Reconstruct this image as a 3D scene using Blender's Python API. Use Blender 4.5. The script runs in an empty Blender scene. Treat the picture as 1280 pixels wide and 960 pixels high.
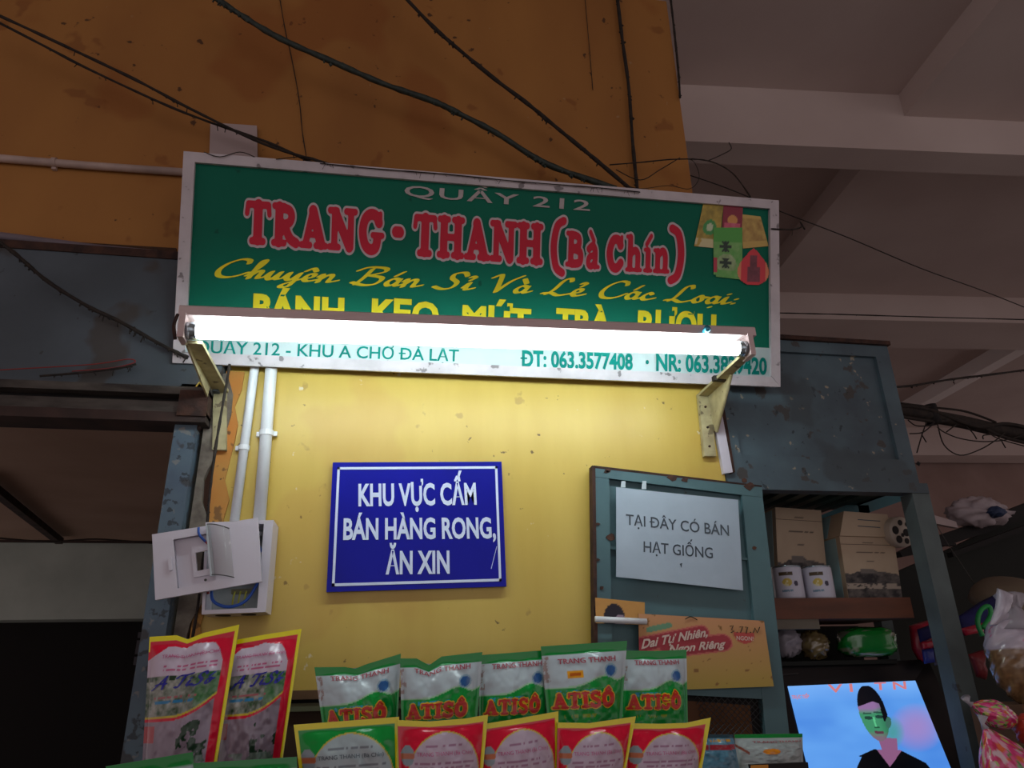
import bpy, math, random
from mathutils import Vector, Matrix
sc = bpy.context.scene
COL = sc.collection

# ---------------------------------------------------------------- camera
def _n(v):
    return Vector(v).normalized()
FPX = 900.0
_u = _n((-50, 2250, -FPX))
_r = _n((5360, -(_u.x*5360 + _u.z*-FPX)/_u.y, -FPX))
_d = _u.cross(_r)
R = Matrix((_r, _d, _u))                     # camera axes -> world axes
CAM = Vector((0, 0, 1.6))
cd = bpy.data.cameras.new('camera'); cd.sensor_width = 36; cd.lens = 36*FPX/1280
cam = bpy.data.objects.new('camera', cd); COL.objects.link(cam)
cam.matrix_world = Matrix.Translation(CAM) @ R.to_4x4()
cd.clip_start = .02
sc.camera = cam

# ---------------------------------------------------------------- light
w = bpy.data.worlds.new('world'); sc.world = w; w.use_nodes = True
w.node_tree.nodes['Background'].inputs[0].default_value = (1.0, .86, .86, 1)
w.node_tree.nodes['Background'].inputs[1].default_value = .47
la = bpy.data.lights.new('fill_light', 'AREA'); la.shape = 'RECTANGLE'; la.size = 5; la.size_y = 2.2  # unseen fill lamp added behind the camera for soft ambient light
la.energy = 14; la.color = (.95, .93, 1.0)
lo = bpy.data.objects.new('fill_light', la); COL.objects.link(lo)
lo.location = (1.0, -4.5, 2.2); lo.rotation_euler = (math.radians(90), 0, 0)
TUBE = 21.0
sc.view_settings.view_transform = 'Standard'; sc.view_settings.look = 'None'
sc.view_settings.exposure = 0; sc.view_settings.gamma = 1
sc.view_settings.use_curve_mapping = False

# ---------------------------------------------------------------- projection helpers
def ray(px, py):
    return R @ Vector((px-640, 480-py, -FPX))
def at(px, py, Y):
    q = ray(px, py); return CAM + q*(Y/q.y)
def atz(px, py, Z):
    q = ray(px, py); return CAM + q*((Z-CAM.z)/q.z)
def atx(px, py, X):
    q = ray(px, py); return CAM + q*(X/q.x)

# ---------------------------------------------------------------- materials
def lin(h):
    out = []
    for i in (0, 2, 4):
        c = int(h[i:i+2], 16)/255
        out.append(c/12.92 if c <= .04045 else ((c+.055)/1.055)**2.4)
    return tuple(out)
MATS = {}
def mat(name, c1, c2=None, scale=6, rough=.6, bump=0, stretch=(1, 1, 1), spots=None, metal=0, spec=.5, contrast=(.35, .65), detail=6, chips=None, coat=0):
    m = bpy.data.materials.new(name); m.use_nodes = True; MATS[name] = m
    nt = m.node_tree; N = nt.nodes; L = nt.links; b = N['Principled BSDF']
    b.inputs['Roughness'].default_value = rough; b.inputs['Metallic'].default_value = metal
    b.inputs['Specular IOR Level'].default_value = spec
    b.inputs['Coat Weight'].default_value = coat; b.inputs['Coat Roughness'].default_value = .12
    b.inputs['Base Color'].default_value = (*lin(c1), 1)
    if not (c2 or bump or spots or chips): return m
    tc = N.new('ShaderNodeTexCoord'); mp = N.new('ShaderNodeMapping'); mp.inputs['Scale'].default_value = stretch
    L.new(tc.outputs['Object'], mp.inputs['Vector'])
    nz = N.new('ShaderNodeTexNoise'); nz.inputs['Scale'].default_value = scale; nz.inputs['Detail'].default_value = detail
    L.new(mp.outputs[0], nz.inputs['Vector'])
    col = None
    if c2:
        rp = N.new('ShaderNodeValToRGB'); rp.color_ramp.elements[0].position = contrast[0]; rp.color_ramp.elements[1].position = contrast[1]
        rp.color_ramp.elements[0].color = (*lin(c1), 1); rp.color_ramp.elements[1].color = (*lin(c2), 1)
        L.new(nz.outputs[0], rp.inputs[0]); col = rp.outputs[0]
    for sp in (spots or []):
        sc_, th, hexc, amt = sp
        n2 = N.new('ShaderNodeTexNoise'); n2.inputs['Scale'].default_value = sc_; n2.inputs['Detail'].default_value = 3
        L.new(tc.outputs['Object'], n2.inputs['Vector'])
        r2 = N.new('ShaderNodeValToRGB'); r2.color_ramp.elements[0].position = th; r2.color_ramp.elements[1].position = th+.035
        r2.color_ramp.elements[0].color = (0, 0, 0, 1); r2.color_ramp.elements[1].color = (amt, amt, amt, 1)
        L.new(n2.outputs[0], r2.inputs[0])
        mx = N.new('ShaderNodeMix'); mx.data_type = 'RGBA'
        L.new(r2.outputs[0], mx.inputs['Factor'])
        if col: L.new(col, mx.inputs['A'])
        else: mx.inputs['A'].default_value = (*lin(c1), 1)
        mx.inputs['B'].default_value = (*lin(hexc), 1); col = mx.outputs['Result']
    if col: L.new(col, b.inputs['Base Color'])
    if bump:
        bp = N.new('ShaderNodeBump'); bp.inputs['Strength'].default_value = bump; bp.inputs['Distance'].default_value = .01
        L.new(nz.outputs[0], bp.inputs['Height']); L.new(bp.outputs[0], b.inputs['Normal'])
    return m
def printed(name, rough=.5, coat=0, emit=0, spec=.5):
    m = bpy.data.materials.new(name); m.use_nodes = True; nt = m.node_tree; b = nt.nodes['Principled BSDF']
    a = nt.nodes.new('ShaderNodeVertexColor'); a.layer_name = 'ink'
    b.inputs['Roughness'].default_value = rough; b.inputs['Coat Weight'].default_value = coat; b.inputs['Coat Roughness'].default_value = .1
    b.inputs['Specular IOR Level'].default_value = spec
    if emit:
        b.inputs['Base Color'].default_value = (0, 0, 0, 1)
        nt.links.new(a.outputs[0], b.inputs['Emission Color']); b.inputs['Emission Strength'].default_value = emit
    else:
        nt.links.new(a.outputs[0], b.inputs['Base Color'])
    return m

M_wall = mat('yellow_paint_wall', 'D2B658', 'C4A546', scale=3, rough=.42, bump=.15, stretch=(3, 1, .5), contrast=(.3, .75),
             spots=[(14, .70, '9A7A3C', .5), (34, .72, '4A3018', .85), (27, .72, 'DCD4BC', .85), (2.3, .58, 'BE9444', .35)])
M_wallup = mat('dimmed_ochre_wall', 'AC7638', '98642E', scale=2.2, rough=.75, bump=.2, stretch=(1.5, 1, .6), contrast=(.3, .7),
               spots=[(24, .70, '3A2010', .85), (7, .66, '7A4418', .5), (37, .74, 'A88C68', .6), (1.6, .58, '8C4E1A', .5)])  # darker, more orange than the lower wall: dimness above the lamp in the colour
M_orange = mat('old_orange_paint', 'B88A44', 'C07A34', scale=7, rough=.8, bump=.4, spots=[(22, .60, '6A4A2C', .8), (40, .66, '3A2A1E', .8)])
M_plaster = mat('grey_broken_plaster', '8C8478', '5A5048', scale=18, rough=.9, bump=.6)
M_ceil = mat('dirty_white_ceiling', 'D2C2BC', 'C2B0AA', scale=1.2, rough=.9, bump=.05, contrast=(.3, .7))
M_riblight = mat('rib_painted_lit', 'F4ECEA', rough=.8)  # whitened so the colour itself carries the light on the ribs
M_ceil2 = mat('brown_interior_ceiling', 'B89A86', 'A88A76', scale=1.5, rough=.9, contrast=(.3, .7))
M_beamgrey = mat('grey_green_beam', 'BCC6BE', 'AAB4AC', scale=3, rough=.9, contrast=(.3, .7))
M_dark = mat('interior_painted_dark', '14100F', rough=.95)  # near-black so the wall colour holds the gloom of the interior
M_floor = mat('concrete_floor', 'A89E98', '968C86', scale=4, rough=.9)
M_blue = mat('old_blue_grey_paint', '52666F', '424F58', scale=6, rough=.6, bump=.25, contrast=(.35, .7),
             spots=[(16, .63, '43382F', .75), (29, .67, 'A69880', .75), (44, .67, '202A2E', .75), (3.5, .56, '3C4448', .6)])
M_bluedoor = mat('door_blue_green_paint', '54757A', '48676E', scale=5, rough=.6, bump=.15, contrast=(.35, .7), spots=[(21, .69, '4A3A30', .8), (8, .71, '3A4E56', .5)])
M_postgrey = mat('post_grey_paint', '5E6A6A', '4C5656', scale=9, rough=.7, bump=.2, contrast=(.3, .7), spots=[(25, .68, '3A302A', .7)])
M_rust = mat('rusty_edge', '4A2E22', '2A1A16', scale=30, rough=.85, bump=.4)
M_rustspot = mat('rust_patch', '5A3A2C', '3C2A24', scale=60, rough=.9)
M_teal = mat('teal_board', '2E6A74', '24545C', scale=6, rough=.6)
M_slatgreen = mat('dark_green_metal', '20403C', '183028', scale=8, rough=.5)
M_shutter = mat('blue_grey_sheet', '57616A', '454D54', scale=3, rough=.65, bump=.2, spots=[(4.5, .60, '42382F', .7), (30, .69, '2A2624', .7)])
M_railgrey = mat('grimy_rail', '5C5650', '2E2824', scale=25, rough=.8, bump=.4, stretch=(.3, 1, 1))
M_railbrown = mat('brown_rail', '44302A', '2A1E1A', scale=12, rough=.8)
M_black = mat('grimy_black', '120E0D', rough=.8)
M_cable = mat('dusty_black_cable', '1C1613', '30261F', scale=60, rough=.85)
M_gcable = mat('green_black_cable', '1E2620', '2E3A34', scale=60, rough=.6)
M_red = mat('red_wire', '8A2A28', rough=.5)
M_bluewire = mat('blue_wire', '1F4FA8', rough=.4)
M_yelwire = mat('yellow_green_wire', 'A8A838', rough=.4)
M_pipe = mat('white_pvc', 'E8ECF0', 'DCE0E4', scale=8, rough=.35)
M_pipeold = mat('dusty_white_pvc', 'C0A89E', 'A08C84', scale=10, rough=.5)
M_pipegrey = mat('grey_pipe', '7C7078', '6A6068', scale=8, rough=.6)
M_boxw = mat('white_plastic', 'D2CDD8', rough=.35)
M_boxin = mat('grey_box_inside', '8E9090', '7A7C7C', scale=20, rough=.6)
M_alu = mat('painted_frame', 'CDC4C8', 'B4ACB0', scale=14, rough=.45, spots=[(28, .64, '4A4040', .7)], contrast=(.4, .8))
M_green = mat('sign_green', '047058', '046852', scale=3, rough=.5, spec=.15, contrast=(.3, .7), spots=[(20, .73, '0C4438', .6)])
M_signwhite = mat('sign_white', 'BCCFCF', 'AEC0C0', scale=5, rough=.4)
M_signred = mat('sign_red', 'D02840', rough=.5, spec=.2)
M_outline = mat('sign_letter_outline', 'C8B8BC', rough=.4)
M_grey = mat('sign_letter_grey', 'A8A09E', 'B8B0AE', scale=30, rough=.4)
M_yellow = mat('sign_yellow', 'E2D42A', rough=.5, spec=.2)
M_aqua = mat('sign_letter_teal', '0A8A7E', '087A70', scale=20, rough=.6, spec=.1)
M_plate = mat('white_plate', 'B4A2A0', 'A89694', scale=6, rough=.5)
M_batten = mat('lamp_batten', 'DCC6C4', 'CCB4B2', scale=20, rough=.4, stretch=(.2, 1, 1))
M_bracket = mat('cream_bracket', 'B9AE84', '9A8E6A', scale=25, rough=.55, bump=.2, spots=[(30, .62, '5A4A34', .8)])
M_navy = mat('navy_sign', '0A129C', '08108C', scale=4, rough=.35, spec=.2)
M_whiteink = mat('white_ink', 'D6E2FA', rough=.35)
M_paper = mat('white_paper', 'B4C4D2', 'A8B8C6', scale=5, rough=.7, bump=.15)
M_tape = mat('clear_tape', 'C4D2D8', rough=.2)
M_ink = mat('grey_ink', '4C5660', rough=.7)
M_blackink = mat('black_ink', '17130F', rough=.7)
M_shelf = mat('brown_shelf_board', '6A3C26', '54301E', scale=14, rough=.6, stretch=(.4, 2, 2))
M_wood = mat('counter_wood', '5E4630', '4A3624', scale=8, rough=.7, stretch=(.3, 2, 2))
M_tv = mat('tv_black', '0C0A0D', rough=.35)
M_tvgrey = mat('tv_grey_trim', '3A3838', rough=.4)
M_can = mat('can_white', 'C4C4D2', rough=.35)
M_tin = mat('can_rim', 'B0C0C8', rough=.25, metal=.9)
M_gold = mat('gold_print', 'B89A3A', rough=.4)
M_cream = mat('cream_carton', 'BBA68C', 'B09A82', scale=4, rough=.7)
M_mesh = mat('wire_mesh', '38393A', rough=.6)
M_cardboard = mat('cardboard', '6E4A2C', '5C3C24', scale=8, rough=.85)
M_tarp = mat('dark_green_board', '14180F', '0E110C', scale=3, rough=.8)
M_pp = printed('printed_plastic', .22, .25, spec=.35)
M_card = printed('printed_card', .6)
M_sign = printed('printed_sign', .4)
M_screen = printed('tv_screen', .2, emit=1.0)
M_candy = printed('candy_plastic', .25, .8)
M_pkred = mat('ink_dark_red', 'A03A4A', rough=.4)
M_pkmag = mat('ink_magenta', 'B8507E', rough=.4)
M_pkred2 = mat('ink_red', 'C8281E', rough=.3)
M_pkyel = mat('ink_yellow', 'E0B420', rough=.3)
M_inkblue = mat('ink_deep_blue', '1E1E96', rough=.3)
M_ltblue = mat('ink_light_blue', '2E86B8', rough=.3)
def glassy(name, c, alpha, rough=.15):
    m = bpy.data.materials.new(name); m.use_nodes = True; b = m.node_tree.nodes['Principled BSDF']
    b.inputs['Base Color'].default_value = (*lin(c), 1); b.inputs['Alpha'].default_value = alpha; b.inputs['Roughness'].default_value = rough
    return m
M_flap = glassy('smoked_flap', 'A49C9C', .5, .08)
M_clearbag = glassy('clear_plastic', 'B4AEB8', .78, .2)
M_tube = bpy.data.materials.new('lit_tube'); M_tube.use_nodes = True
_b = M_tube.node_tree.nodes['Principled BSDF']; _b.inputs['Emission Color'].default_value = (.80, .97, 1.0, 1); _b.inputs['Emission Strength'].default_value = TUBE

# ---------------------------------------------------------------- object helpers
def link(name, verts, faces, m, parent=None, smooth=False, ink=None):
    me = bpy.data.meshes.new(name); me.from_pydata([tuple(v) for v in verts], [], faces)
    me.materials.append(m)
    if ink:
        a = me.color_attributes.new('ink', 'FLOAT_COLOR', 'POINT')
        flat = []
        for c in ink: flat += [c[0], c[1], c[2], 1.0]
        a.data.foreach_set('color', flat)
    if smooth: me.polygons.foreach_set('use_smooth', [True]*len(me.polygons))
    me.update()
    o = bpy.data.objects.new(name, me); COL.objects.link(o)
    if parent:
        o.parent = parent
        o.matrix_parent_inverse = Matrix.Translation(parent.location).inverted()
    return o
def tag(o, label=None, cat=None, group=None, kind=None):
    if label: o['label'] = label
    if cat: o['category'] = cat
    if group: o['group'] = group
    if kind: o['kind'] = kind
    return o
def empty(name, loc, label=None, cat=None, group=None, kind=None):
    o = bpy.data.objects.new(name, None); COL.objects.link(o); o.location = loc; o.empty_display_size = .05
    return tag(o, label, cat, group, kind)
class MB:
    def __init__(s): s.v = []; s.f = []
    def add(s, v, f):
        k = len(s.v); s.v += [Vector(q) for q in v]; s.f += [tuple(i+k for i in q) for q in f]; return s
    def prism(s, pts, ext):
        """closed polygon pts swept by vector ext"""
        pts = [Vector(p) for p in pts]; n = len(pts); e = Vector(ext)
        nrm = Vector((0, 0, 0))
        for i in range(n): nrm += pts[i].cross(pts[(i+1) % n])
        if nrm.dot(e) > 0: pts.reverse()
        f = [tuple(range(n)), tuple(range(2*n-1, n-1, -1))]
        for i in range(n):
            j = (i+1) % n; f.append((j, i, i+n, j+n))
        return s.add(pts+[p+e for p in pts], f)
    def box(s, x0, x1, y0, y1, z0, z1):
        return s.prism([(x0, y0, z0), (x1, y0, z0), (x1, y0, z1), (x0, y0, z1)], (0, y1-y0, 0))
    def tube(s, pts, r, n=8, caps=True):
        pts = [Vector(p) for p in pts]; m = len(pts); rs = r if isinstance(r, (list, tuple)) else [r]*m
        vs = []; up = None
        for i, p in enumerate(pts):
            t = (pts[min(i+1, m-1)]-pts[max(i-1, 0)])
            t = t.normalized() if t.length > 1e-9 else Vector((0, 0, 1))
            if up is None: up = Vector((0, 1, 0)) if abs(t.y) < .9 else Vector((1, 0, 0))
            a = t.cross(up).normalized(); b2 = a.cross(t).normalized(); up = b2
            for k in range(n):
                q = 2*math.pi*k/n; vs.append(p+(a*math.cos(q)+b2*math.sin(q))*rs[i])
        f = []
        for i in range(m-1):
            for k in range(n):
                f.append((i*n+k, i*n+(k+1) % n, (i+1)*n+(k+1) % n, (i+1)*n+k))
        if caps: f += [tuple(range(n-1, -1, -1)), tuple(range((m-1)*n, m*n))]
        return s.add(vs, f)
    def lathe(s, c, axis, prof, n=24, side=None):
        """prof: list of (radius, height along axis)"""
        c = Vector(c); ax = Vector(axis).normalized(); a = (Vector(side) if side else (Vector((1, 0, 0)) if abs(ax.x) < .9 else Vector((0, 1, 0))))
        a = (a-ax*a.dot(ax)).normalized(); b = ax.cross(a); vs = []
        for r, h in prof:
            for k in range(n):
                q = 2*math.pi*k/n; vs.append(c+ax*h+(a*math.cos(q)+b*math.sin(q))*r)
        f = []
        for i in range(len(prof)-1):
            for k in range(n): f.append((i*n+k, i*n+(k+1) % n, (i+1)*n+(k+1) % n, (i+1)*n+k))
        f += [tuple(range(n-1, -1, -1)), tuple(range((len(prof)-1)*n, len(prof)*n))]
        return s.add(vs, f)
    def blob(s, c, r, seed=0):
        rd = random.Random(seed); c = Vector(c); vs = []
        for d in ((1, 0, 0), (-1, 0, 0), (0, 1, 0), (0, -1, 0), (0, 0, 1), (0, 0, -1)):
            vs.append(c+Vector(d)*r*rd.uniform(.5, 1.3))
        return s.add(vs, [(0, 2, 4), (2, 1, 4), (1, 3, 4), (3, 0, 4), (2, 0, 5), (1, 2, 5), (3, 1, 5), (0, 3, 5)])
    def build(s, name, m, parent=None, smooth=False): return link(name, s.v, s.f, m, parent, smooth)
def smooth_line(pts, k=6):
    pts = [Vector(p) for p in pts]
    if len(pts) < 3: return pts
    out = []
    for i in range(len(pts)-1):
        p0 = pts[max(i-1, 0)]; p1 = pts[i]; p2 = pts[i+1]; p3 = pts[min(i+2, len(pts)-1)]
        for j in range(k):
            t = j/k
            out.append(.5*((2*p1)+(p2-p0)*t+(2*p0-5*p1+4*p2-p3)*t*t+(3*p1-p0-3*p2+p3)*t**3))
    out.append(pts[-1]); return out

# ---------------------------------------------------------------- planar faces placed at real depth
class Face:
    """a quadrilateral (TL, TR, BR, BL) in the world; (a, b) run left-right and bottom-top"""
    def __init__(s, tl, tr, br, bl):
        s.c = [Vector(q) for q in (tl, tr, br, bl)]
        s.n = ((s.c[1]-s.c[0]).cross(s.c[3]-s.c[0])).normalized()      # away from the wall, towards the viewer
        if s.n.y > 0: s.n = -s.n
    def P(s, a, b, off=0):
        tl, tr, br, bl = s.c
        return (bl*(1-a)+br*a)*(1-b)+(tl*(1-a)+tr*a)*b + s.n*off
    def hit(s, px, py):
        q = ray(px, py); t = (s.c[0]-CAM).dot(s.n)/q.dot(s.n); return CAM+q*t
    def ab(s, px, py):
        p = s.hit(px, py); a = b = .5
        for _ in range(12):
            e = p-s.P(a, b); da = s.P(a+1e-3, b)-s.P(a, b); db = s.P(a, b+1e-3)-s.P(a, b)
            da *= 1e3; db *= 1e3
            A = da.dot(da); B = da.dot(db); C_ = db.dot(db); X = e.dot(da); Yv = e.dot(db); D = A*C_-B*B
            a += (X*C_-Yv*B)/D; b += (Yv*A-X*B)/D
        return a, b
    def slab(s, name, m, th, parent=None, a0=0, a1=1, b0=0, b1=1, off=0):
        return MB().prism([s.P(a0, b0, off), s.P(a1, b0, off), s.P(a1, b1, off), s.P(a0, b1, off)], -s.n*th).build(name, m, parent)
def pxface(pts, Y):
    Ys = Y if isinstance(Y, (list, tuple)) else [Y]*4
    return Face(*[at(p[0], p[1], y) for p, y in zip(pts, Ys)])

# ---------------------------------------------------------------- lettering
_tc = {}
def glyphs(s, bold=0, shear=0, spacing=1):
    key = (s, bold, shear, spacing)
    if key in _tc: return _tc[key]
    if 'Đ' in s and bold:
        v, f = glyphs(s.replace('Đ', 'D'), bold, shear, spacing); v = list(v); f = list(f)
        dv = glyphs('D', bold, shear, spacing)[0]; dw = max(q[0] for q in dv)-min(q[0] for q in dv)
        for i, ch in enumerate(s):
            if ch == 'Đ':
                xr = max(q[0] for q in glyphs(s[:i].replace('Đ', 'D')+'D', bold, shear, spacing)[0]); xl = xr-dw; k = len(v)
                v += [(xl-.10, .32), (xl+dw*.45, .32), (xl+dw*.45, .40), (xl-.10, .40)]; f.append((k, k+1, k+2, k+3))
        _tc[key] = (v, f); return v, f
    cu = bpy.data.curves.new('lettering', 'FONT'); cu.body = s; cu.offset = bold; cu.shear = shear; cu.resolution_u = 3; cu.space_character = spacing
    o = bpy.data.objects.new('lettering_source', cu); COL.objects.link(o)
    dg = bpy.context.evaluated_depsgraph_get(); ev = o.evaluated_get(dg); me = ev.to_mesh()
    v = [(q.co.x, q.co.y) for q in me.vertices]; f = [tuple(p.vertices) for p in me.polygons]
    ev.to_mesh_clear(); bpy.data.objects.remove(o); bpy.data.curves.remove(cu)
    _tc[key] = (v, f); return v, f
CAPH = None
def put_text(S, s, bl, br, capratio=None, bold=0, m=None, parent=None, name='lettering', off=.0012, shear=0, spacing=1, data=None, cap=None, up=None):
    """S maps (a, b, off) to the world; bl, br: baseline ends in (a, b); up: (a, b) step of one cap height"""
    global CAPH
    if data: v, f = data; ch = 1.0
    else:
        v, f = glyphs(s, bold, shear, spacing)
        if CAPH is None: CAPH = max(q[1] for q in glyphs('H')[0])
        ch = CAPH
    x0 = min(q[0] for q in v); x1 = max(q[0] for q in v)
    out = []
    for x, y in v:
        t = (x-x0)/(x1-x0); k = y/ch
        out.append(S(bl[0]+(br[0]-bl[0])*t+up[0]*k, bl[1]+(br[1]-bl[1])*t+up[1]*k, off))
    # make the letters face the viewer
    if f:
        a, b_, c = [out[i] for i in f[0][:3]]
        if (b_-a).cross(c-a).dot(a-CAM) > 0: f = [tuple(reversed(q)) for q in f]
    return link(name, out, f, m, parent)
def ptext(F, s, p_bl, p_br, p_cap, **k):
    """baseline left / right and top of the first capital, as seen points on face F"""
    A = F.ab(*p_bl); B = F.ab(*p_br); C_ = F.ab(*p_cap)
    return put_text(F.P, s, A, B, up=(C_[0]-A[0], C_[1]-A[1]), **k)
# stroke-built alphabets: the strokes are fused into one clean outline
import numpy as np
def fuse(segs, step, metric=None):
    """segs: (x0, y0, x1, y1, r); returns one flat mesh covering their union"""
    S = np.array(segs, float); M = np.array(metric if metric is not None else ((1, 0), (0, 1)), float)
    pad = .3; x0 = S[:, [0, 2]].min()-pad; x1 = S[:, [0, 2]].max()+pad; y0 = S[:, [1, 3]].min()-pad; y1 = S[:, [1, 3]].max()+pad
    nx = int((x1-x0)/step)+1; ny = int((y1-y0)/step)+1
    X, Y = np.meshgrid(x0+np.arange(nx+1)*step, y0+np.arange(ny+1)*step)
    G = np.full(X.shape, 9.0)
    for a, b, c, d, rr in S:
        i0 = max(0, int((min(a, c)-x0-pad)/step)); i1 = min(nx+1, int((max(a, c)-x0+pad)/step)+2)
        j0 = max(0, int((min(b, d)-y0-pad)/step)); j1 = min(ny+1, int((max(b, d)-y0+pad)/step)+2)
        gx = X[j0:j1, i0:i1]-a; gy = Y[j0:j1, i0:i1]-b
        px = M[0, 0]*gx+M[0, 1]*gy; py = M[1, 0]*gx+M[1, 1]*gy
        ex = M[0, 0]*(c-a)+M[0, 1]*(d-b); ey = M[1, 0]*(c-a)+M[1, 1]*(d-b); L2 = ex*ex+ey*ey
        t = np.clip((px*ex+py*ey)/L2, 0, 1) if L2 > 1e-12 else 0
        G[j0:j1, i0:i1] = np.minimum(G[j0:j1, i0:i1], np.hypot(px-t*ex, py-t*ey)-rr)
    V = []; F_ = []; idx = {}
    def vid(key, x, y):
        if key not in idx: idx[key] = len(V); V.append((x, y))
        return idx[key]
    ins = G < 0
    for j in range(ny):
        i = 0
        while i < nx:
            q = (ins[j, i], ins[j, i+1], ins[j+1, i+1], ins[j+1, i]); n = sum(map(int, q))
            if n == 0: i += 1; continue
            if n == 4:
                k = i
                while k+1 < nx and ins[j, k+2] and ins[j+1, k+2]: k += 1
                F_.append((vid((i, j), X[j, i], Y[j, i]), vid((k+1, j), X[j, k+1], Y[j, k+1]), vid((k+1, j+1), X[j+1, k+1], Y[j+1, k+1]), vid((i, j+1), X[j+1, i], Y[j+1, i])))
                i = k+1; continue
            cs = [(i, j), (i+1, j), (i+1, j+1), (i, j+1)]; f = []
            for m_ in range(4):
                a = cs[m_]; b = cs[(m_+1) % 4]; ga = G[a[1], a[0]]; gb_ = G[b[1], b[0]]
                if ga < 0: f.append(vid(a, X[a[1], a[0]], Y[a[1], a[0]]))
                if (ga < 0) != (gb_ < 0):
                    t = ga/(ga-gb_); xa, ya = X[a[1], a[0]], Y[a[1], a[0]]; xb, yb_ = X[b[1], b[0]], Y[b[1], b[0]]
                    f.append(vid((min(a, b), max(a, b)), xa+(xb-xa)*t, ya+(yb_-ya)*t))
            if len(f) > 2: F_.append(tuple(f))
            i += 1
    return V, F_
SLAB = {
 'T': (.86, [(.14, [(.42, .12), (.42, .9)]), (.085, [(.1, .91), (.74, .91)]), (.07, [(.09, .92), (.06, .7)]), (.07, [(.75, .92), (.78, .7)]), (.085, [(.24, .08), (.6, .08)])]),
 'R': (.92, [(.13, [(.24, .1), (.24, .9)]), (.08, [(.08, .92), (.4, .92)]), (.08, [(.08, .08), (.42, .08)]), (.11, [(.3, .89), (.56, .84), (.64, .7), (.56, .55), (.3, .49)]), (.12, [(.42, .48), (.6, .2), (.8, .1)])]),
 'A': (.92, [(.1, [(.2, .12), (.42, .9)]), (.14, [(.42, .87), (.7, .12)]), (.07, [(.28, .32), (.6, .32)]), (.08, [(.06, .08), (.34, .08)]), (.08, [(.54, .08), (.86, .08)])]),
 'N': (.98, [(.1, [(.22, .1), (.22, .9)]), (.1, [(.76, .1), (.76, .9)]), (.13, [(.24, .88), (.72, .1)]), (.08, [(.06, .92), (.3, .92)]), (.08, [(.07, .08), (.36, .08)]), (.08, [(.6, .92), (.9, .92)])]),
 'G': (.95, [(.13, [(.72, .72), (.62, .87), (.44, .9), (.26, .78), (.18, .5), (.26, .2), (.44, .08), (.62, .14), (.68, .36)]), (.075, [(.52, .42), (.84, .42)]), (.06, [(.77, .93), (.77, .7)])]),
 'H': (.98, [(.13, [(.23, .1), (.23, .9)]), (.13, [(.73, .1), (.73, .9)]), (.085, [(.23, .5), (.73, .5)]), (.08, [(.07, .92), (.38, .92)]), (.08, [(.07, .08), (.38, .08)]), (.08, [(.58, .92), (.89, .92)]), (.08, [(.58, .08), (.89, .08)])]),
 'S': (.8, [(.12, [(.62, .78), (.42, .92), (.2, .82), (.22, .62), (.56, .42), (.62, .2), (.4, .07), (.14, .2)]), (.06, [(.68, .93), (.68, .7)]), (.06, [(.1, .08), (.1, .3)])]),
 'I': (.5, [(.14, [(.25, .1), (.25, .9)]), (.08, [(.07, .92), (.43, .92)]), (.08, [(.07, .08), (.43, .08)])]),
 'O': (.92, [(.15, [(.45, .9), (.2, .72), (.18, .3), (.45, .1), (.72, .3), (.7, .72), (.45, .9)])]),
 '^': (0, [(.07, [(-.64, 1.02), (-.46, 1.22), (-.28, 1.02)])]),
 'B': (.72, [(.1, [(.2, .08), (.2, .75)]), (.06, [(.06, .78), (.35, .78)]), (.06, [(.06, .05), (.35, .05)]), (.09, [(.25, .76), (.48, .7), (.48, .5), (.25, .43)]), (.1, [(.25, .43), (.54, .36), (.54, .12), (.25, .07)])]),
 'C': (.72, [(.11, [(.54, .6), (.44, .73), (.26, .7), (.15, .42), (.24, .12), (.42, .06), (.56, .18)]), (.05, [(.58, .8), (.58, .58)])]),
 'h': (.66, [(.09, [(.18, .07), (.18, .8)]), (.09, [(.2, .42), (.36, .5), (.46, .4), (.46, .07)]), (.05, [(.06, .82), (.2, .82)]), (.05, [(.06, .04), (.3, .04)]), (.05, [(.36, .04), (.58, .04)])]),
 'n': (.66, [(.09, [(.18, .07), (.18, .5)]), (.09, [(.2, .42), (.36, .52), (.46, .4), (.46, .07)]), (.05, [(.06, .53), (.2, .53)]), (.05, [(.06, .04), (.3, .04)]), (.05, [(.36, .04), (.58, .04)])]),
 'i': (.36, [(.09, [(.18, .07), (.18, .5)]), (.05, [(.06, .53), (.2, .53)]), (.05, [(.06, .04), (.3, .04)]), (.06, [(.12, .66), (.28, .86)])]),
 'a': (.6, [(.09, [(.16, .46), (.3, .54), (.4, .42), (.4, .07)]), (.08, [(.38, .32), (.18, .26), (.15, .1), (.26, .05), (.38, .14)]), (.05, [(.42, .05), (.54, .05)]), (.06, [(.34, .66), (.2, .86)])]),
 '(': (.5, [(.1, [(.42, 1.06), (.22, .92), (.13, .45), (.22, -.02), (.42, -.16)]), (.05, [(.46, 1.1), (.34, .98)])]),
 ')': (.5, [(.1, [(.06, 1.06), (.26, .92), (.35, .45), (.26, -.02), (.06, -.16)]), (.05, [(.02, 1.1), (.14, .98)])]),
 '-': (.5, [(.13, [(.2, .4), (.32, .4)])]),
 ' ': (.28, []),
}
def segments(pts, r, out, curve):
    P = [Vector((p[0], p[1], 0)) for p in pts]
    if curve and len(P) > 2: P = smooth_line(P, 4)
    for a, b in zip(P, P[1:]): out.append((a.x, a.y, b.x, b.y, r))
def slab_text(s, grow=0):
    out = []; x = 0
    for ch in s:
        w_, st = SLAB[ch]
        for r, pts in st: segments([(p[0]+x, p[1]) for p in pts], r+grow, out, len(pts) > 2 and ch != '^')
        x += w_
    return fuse(out, .035)
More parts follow.
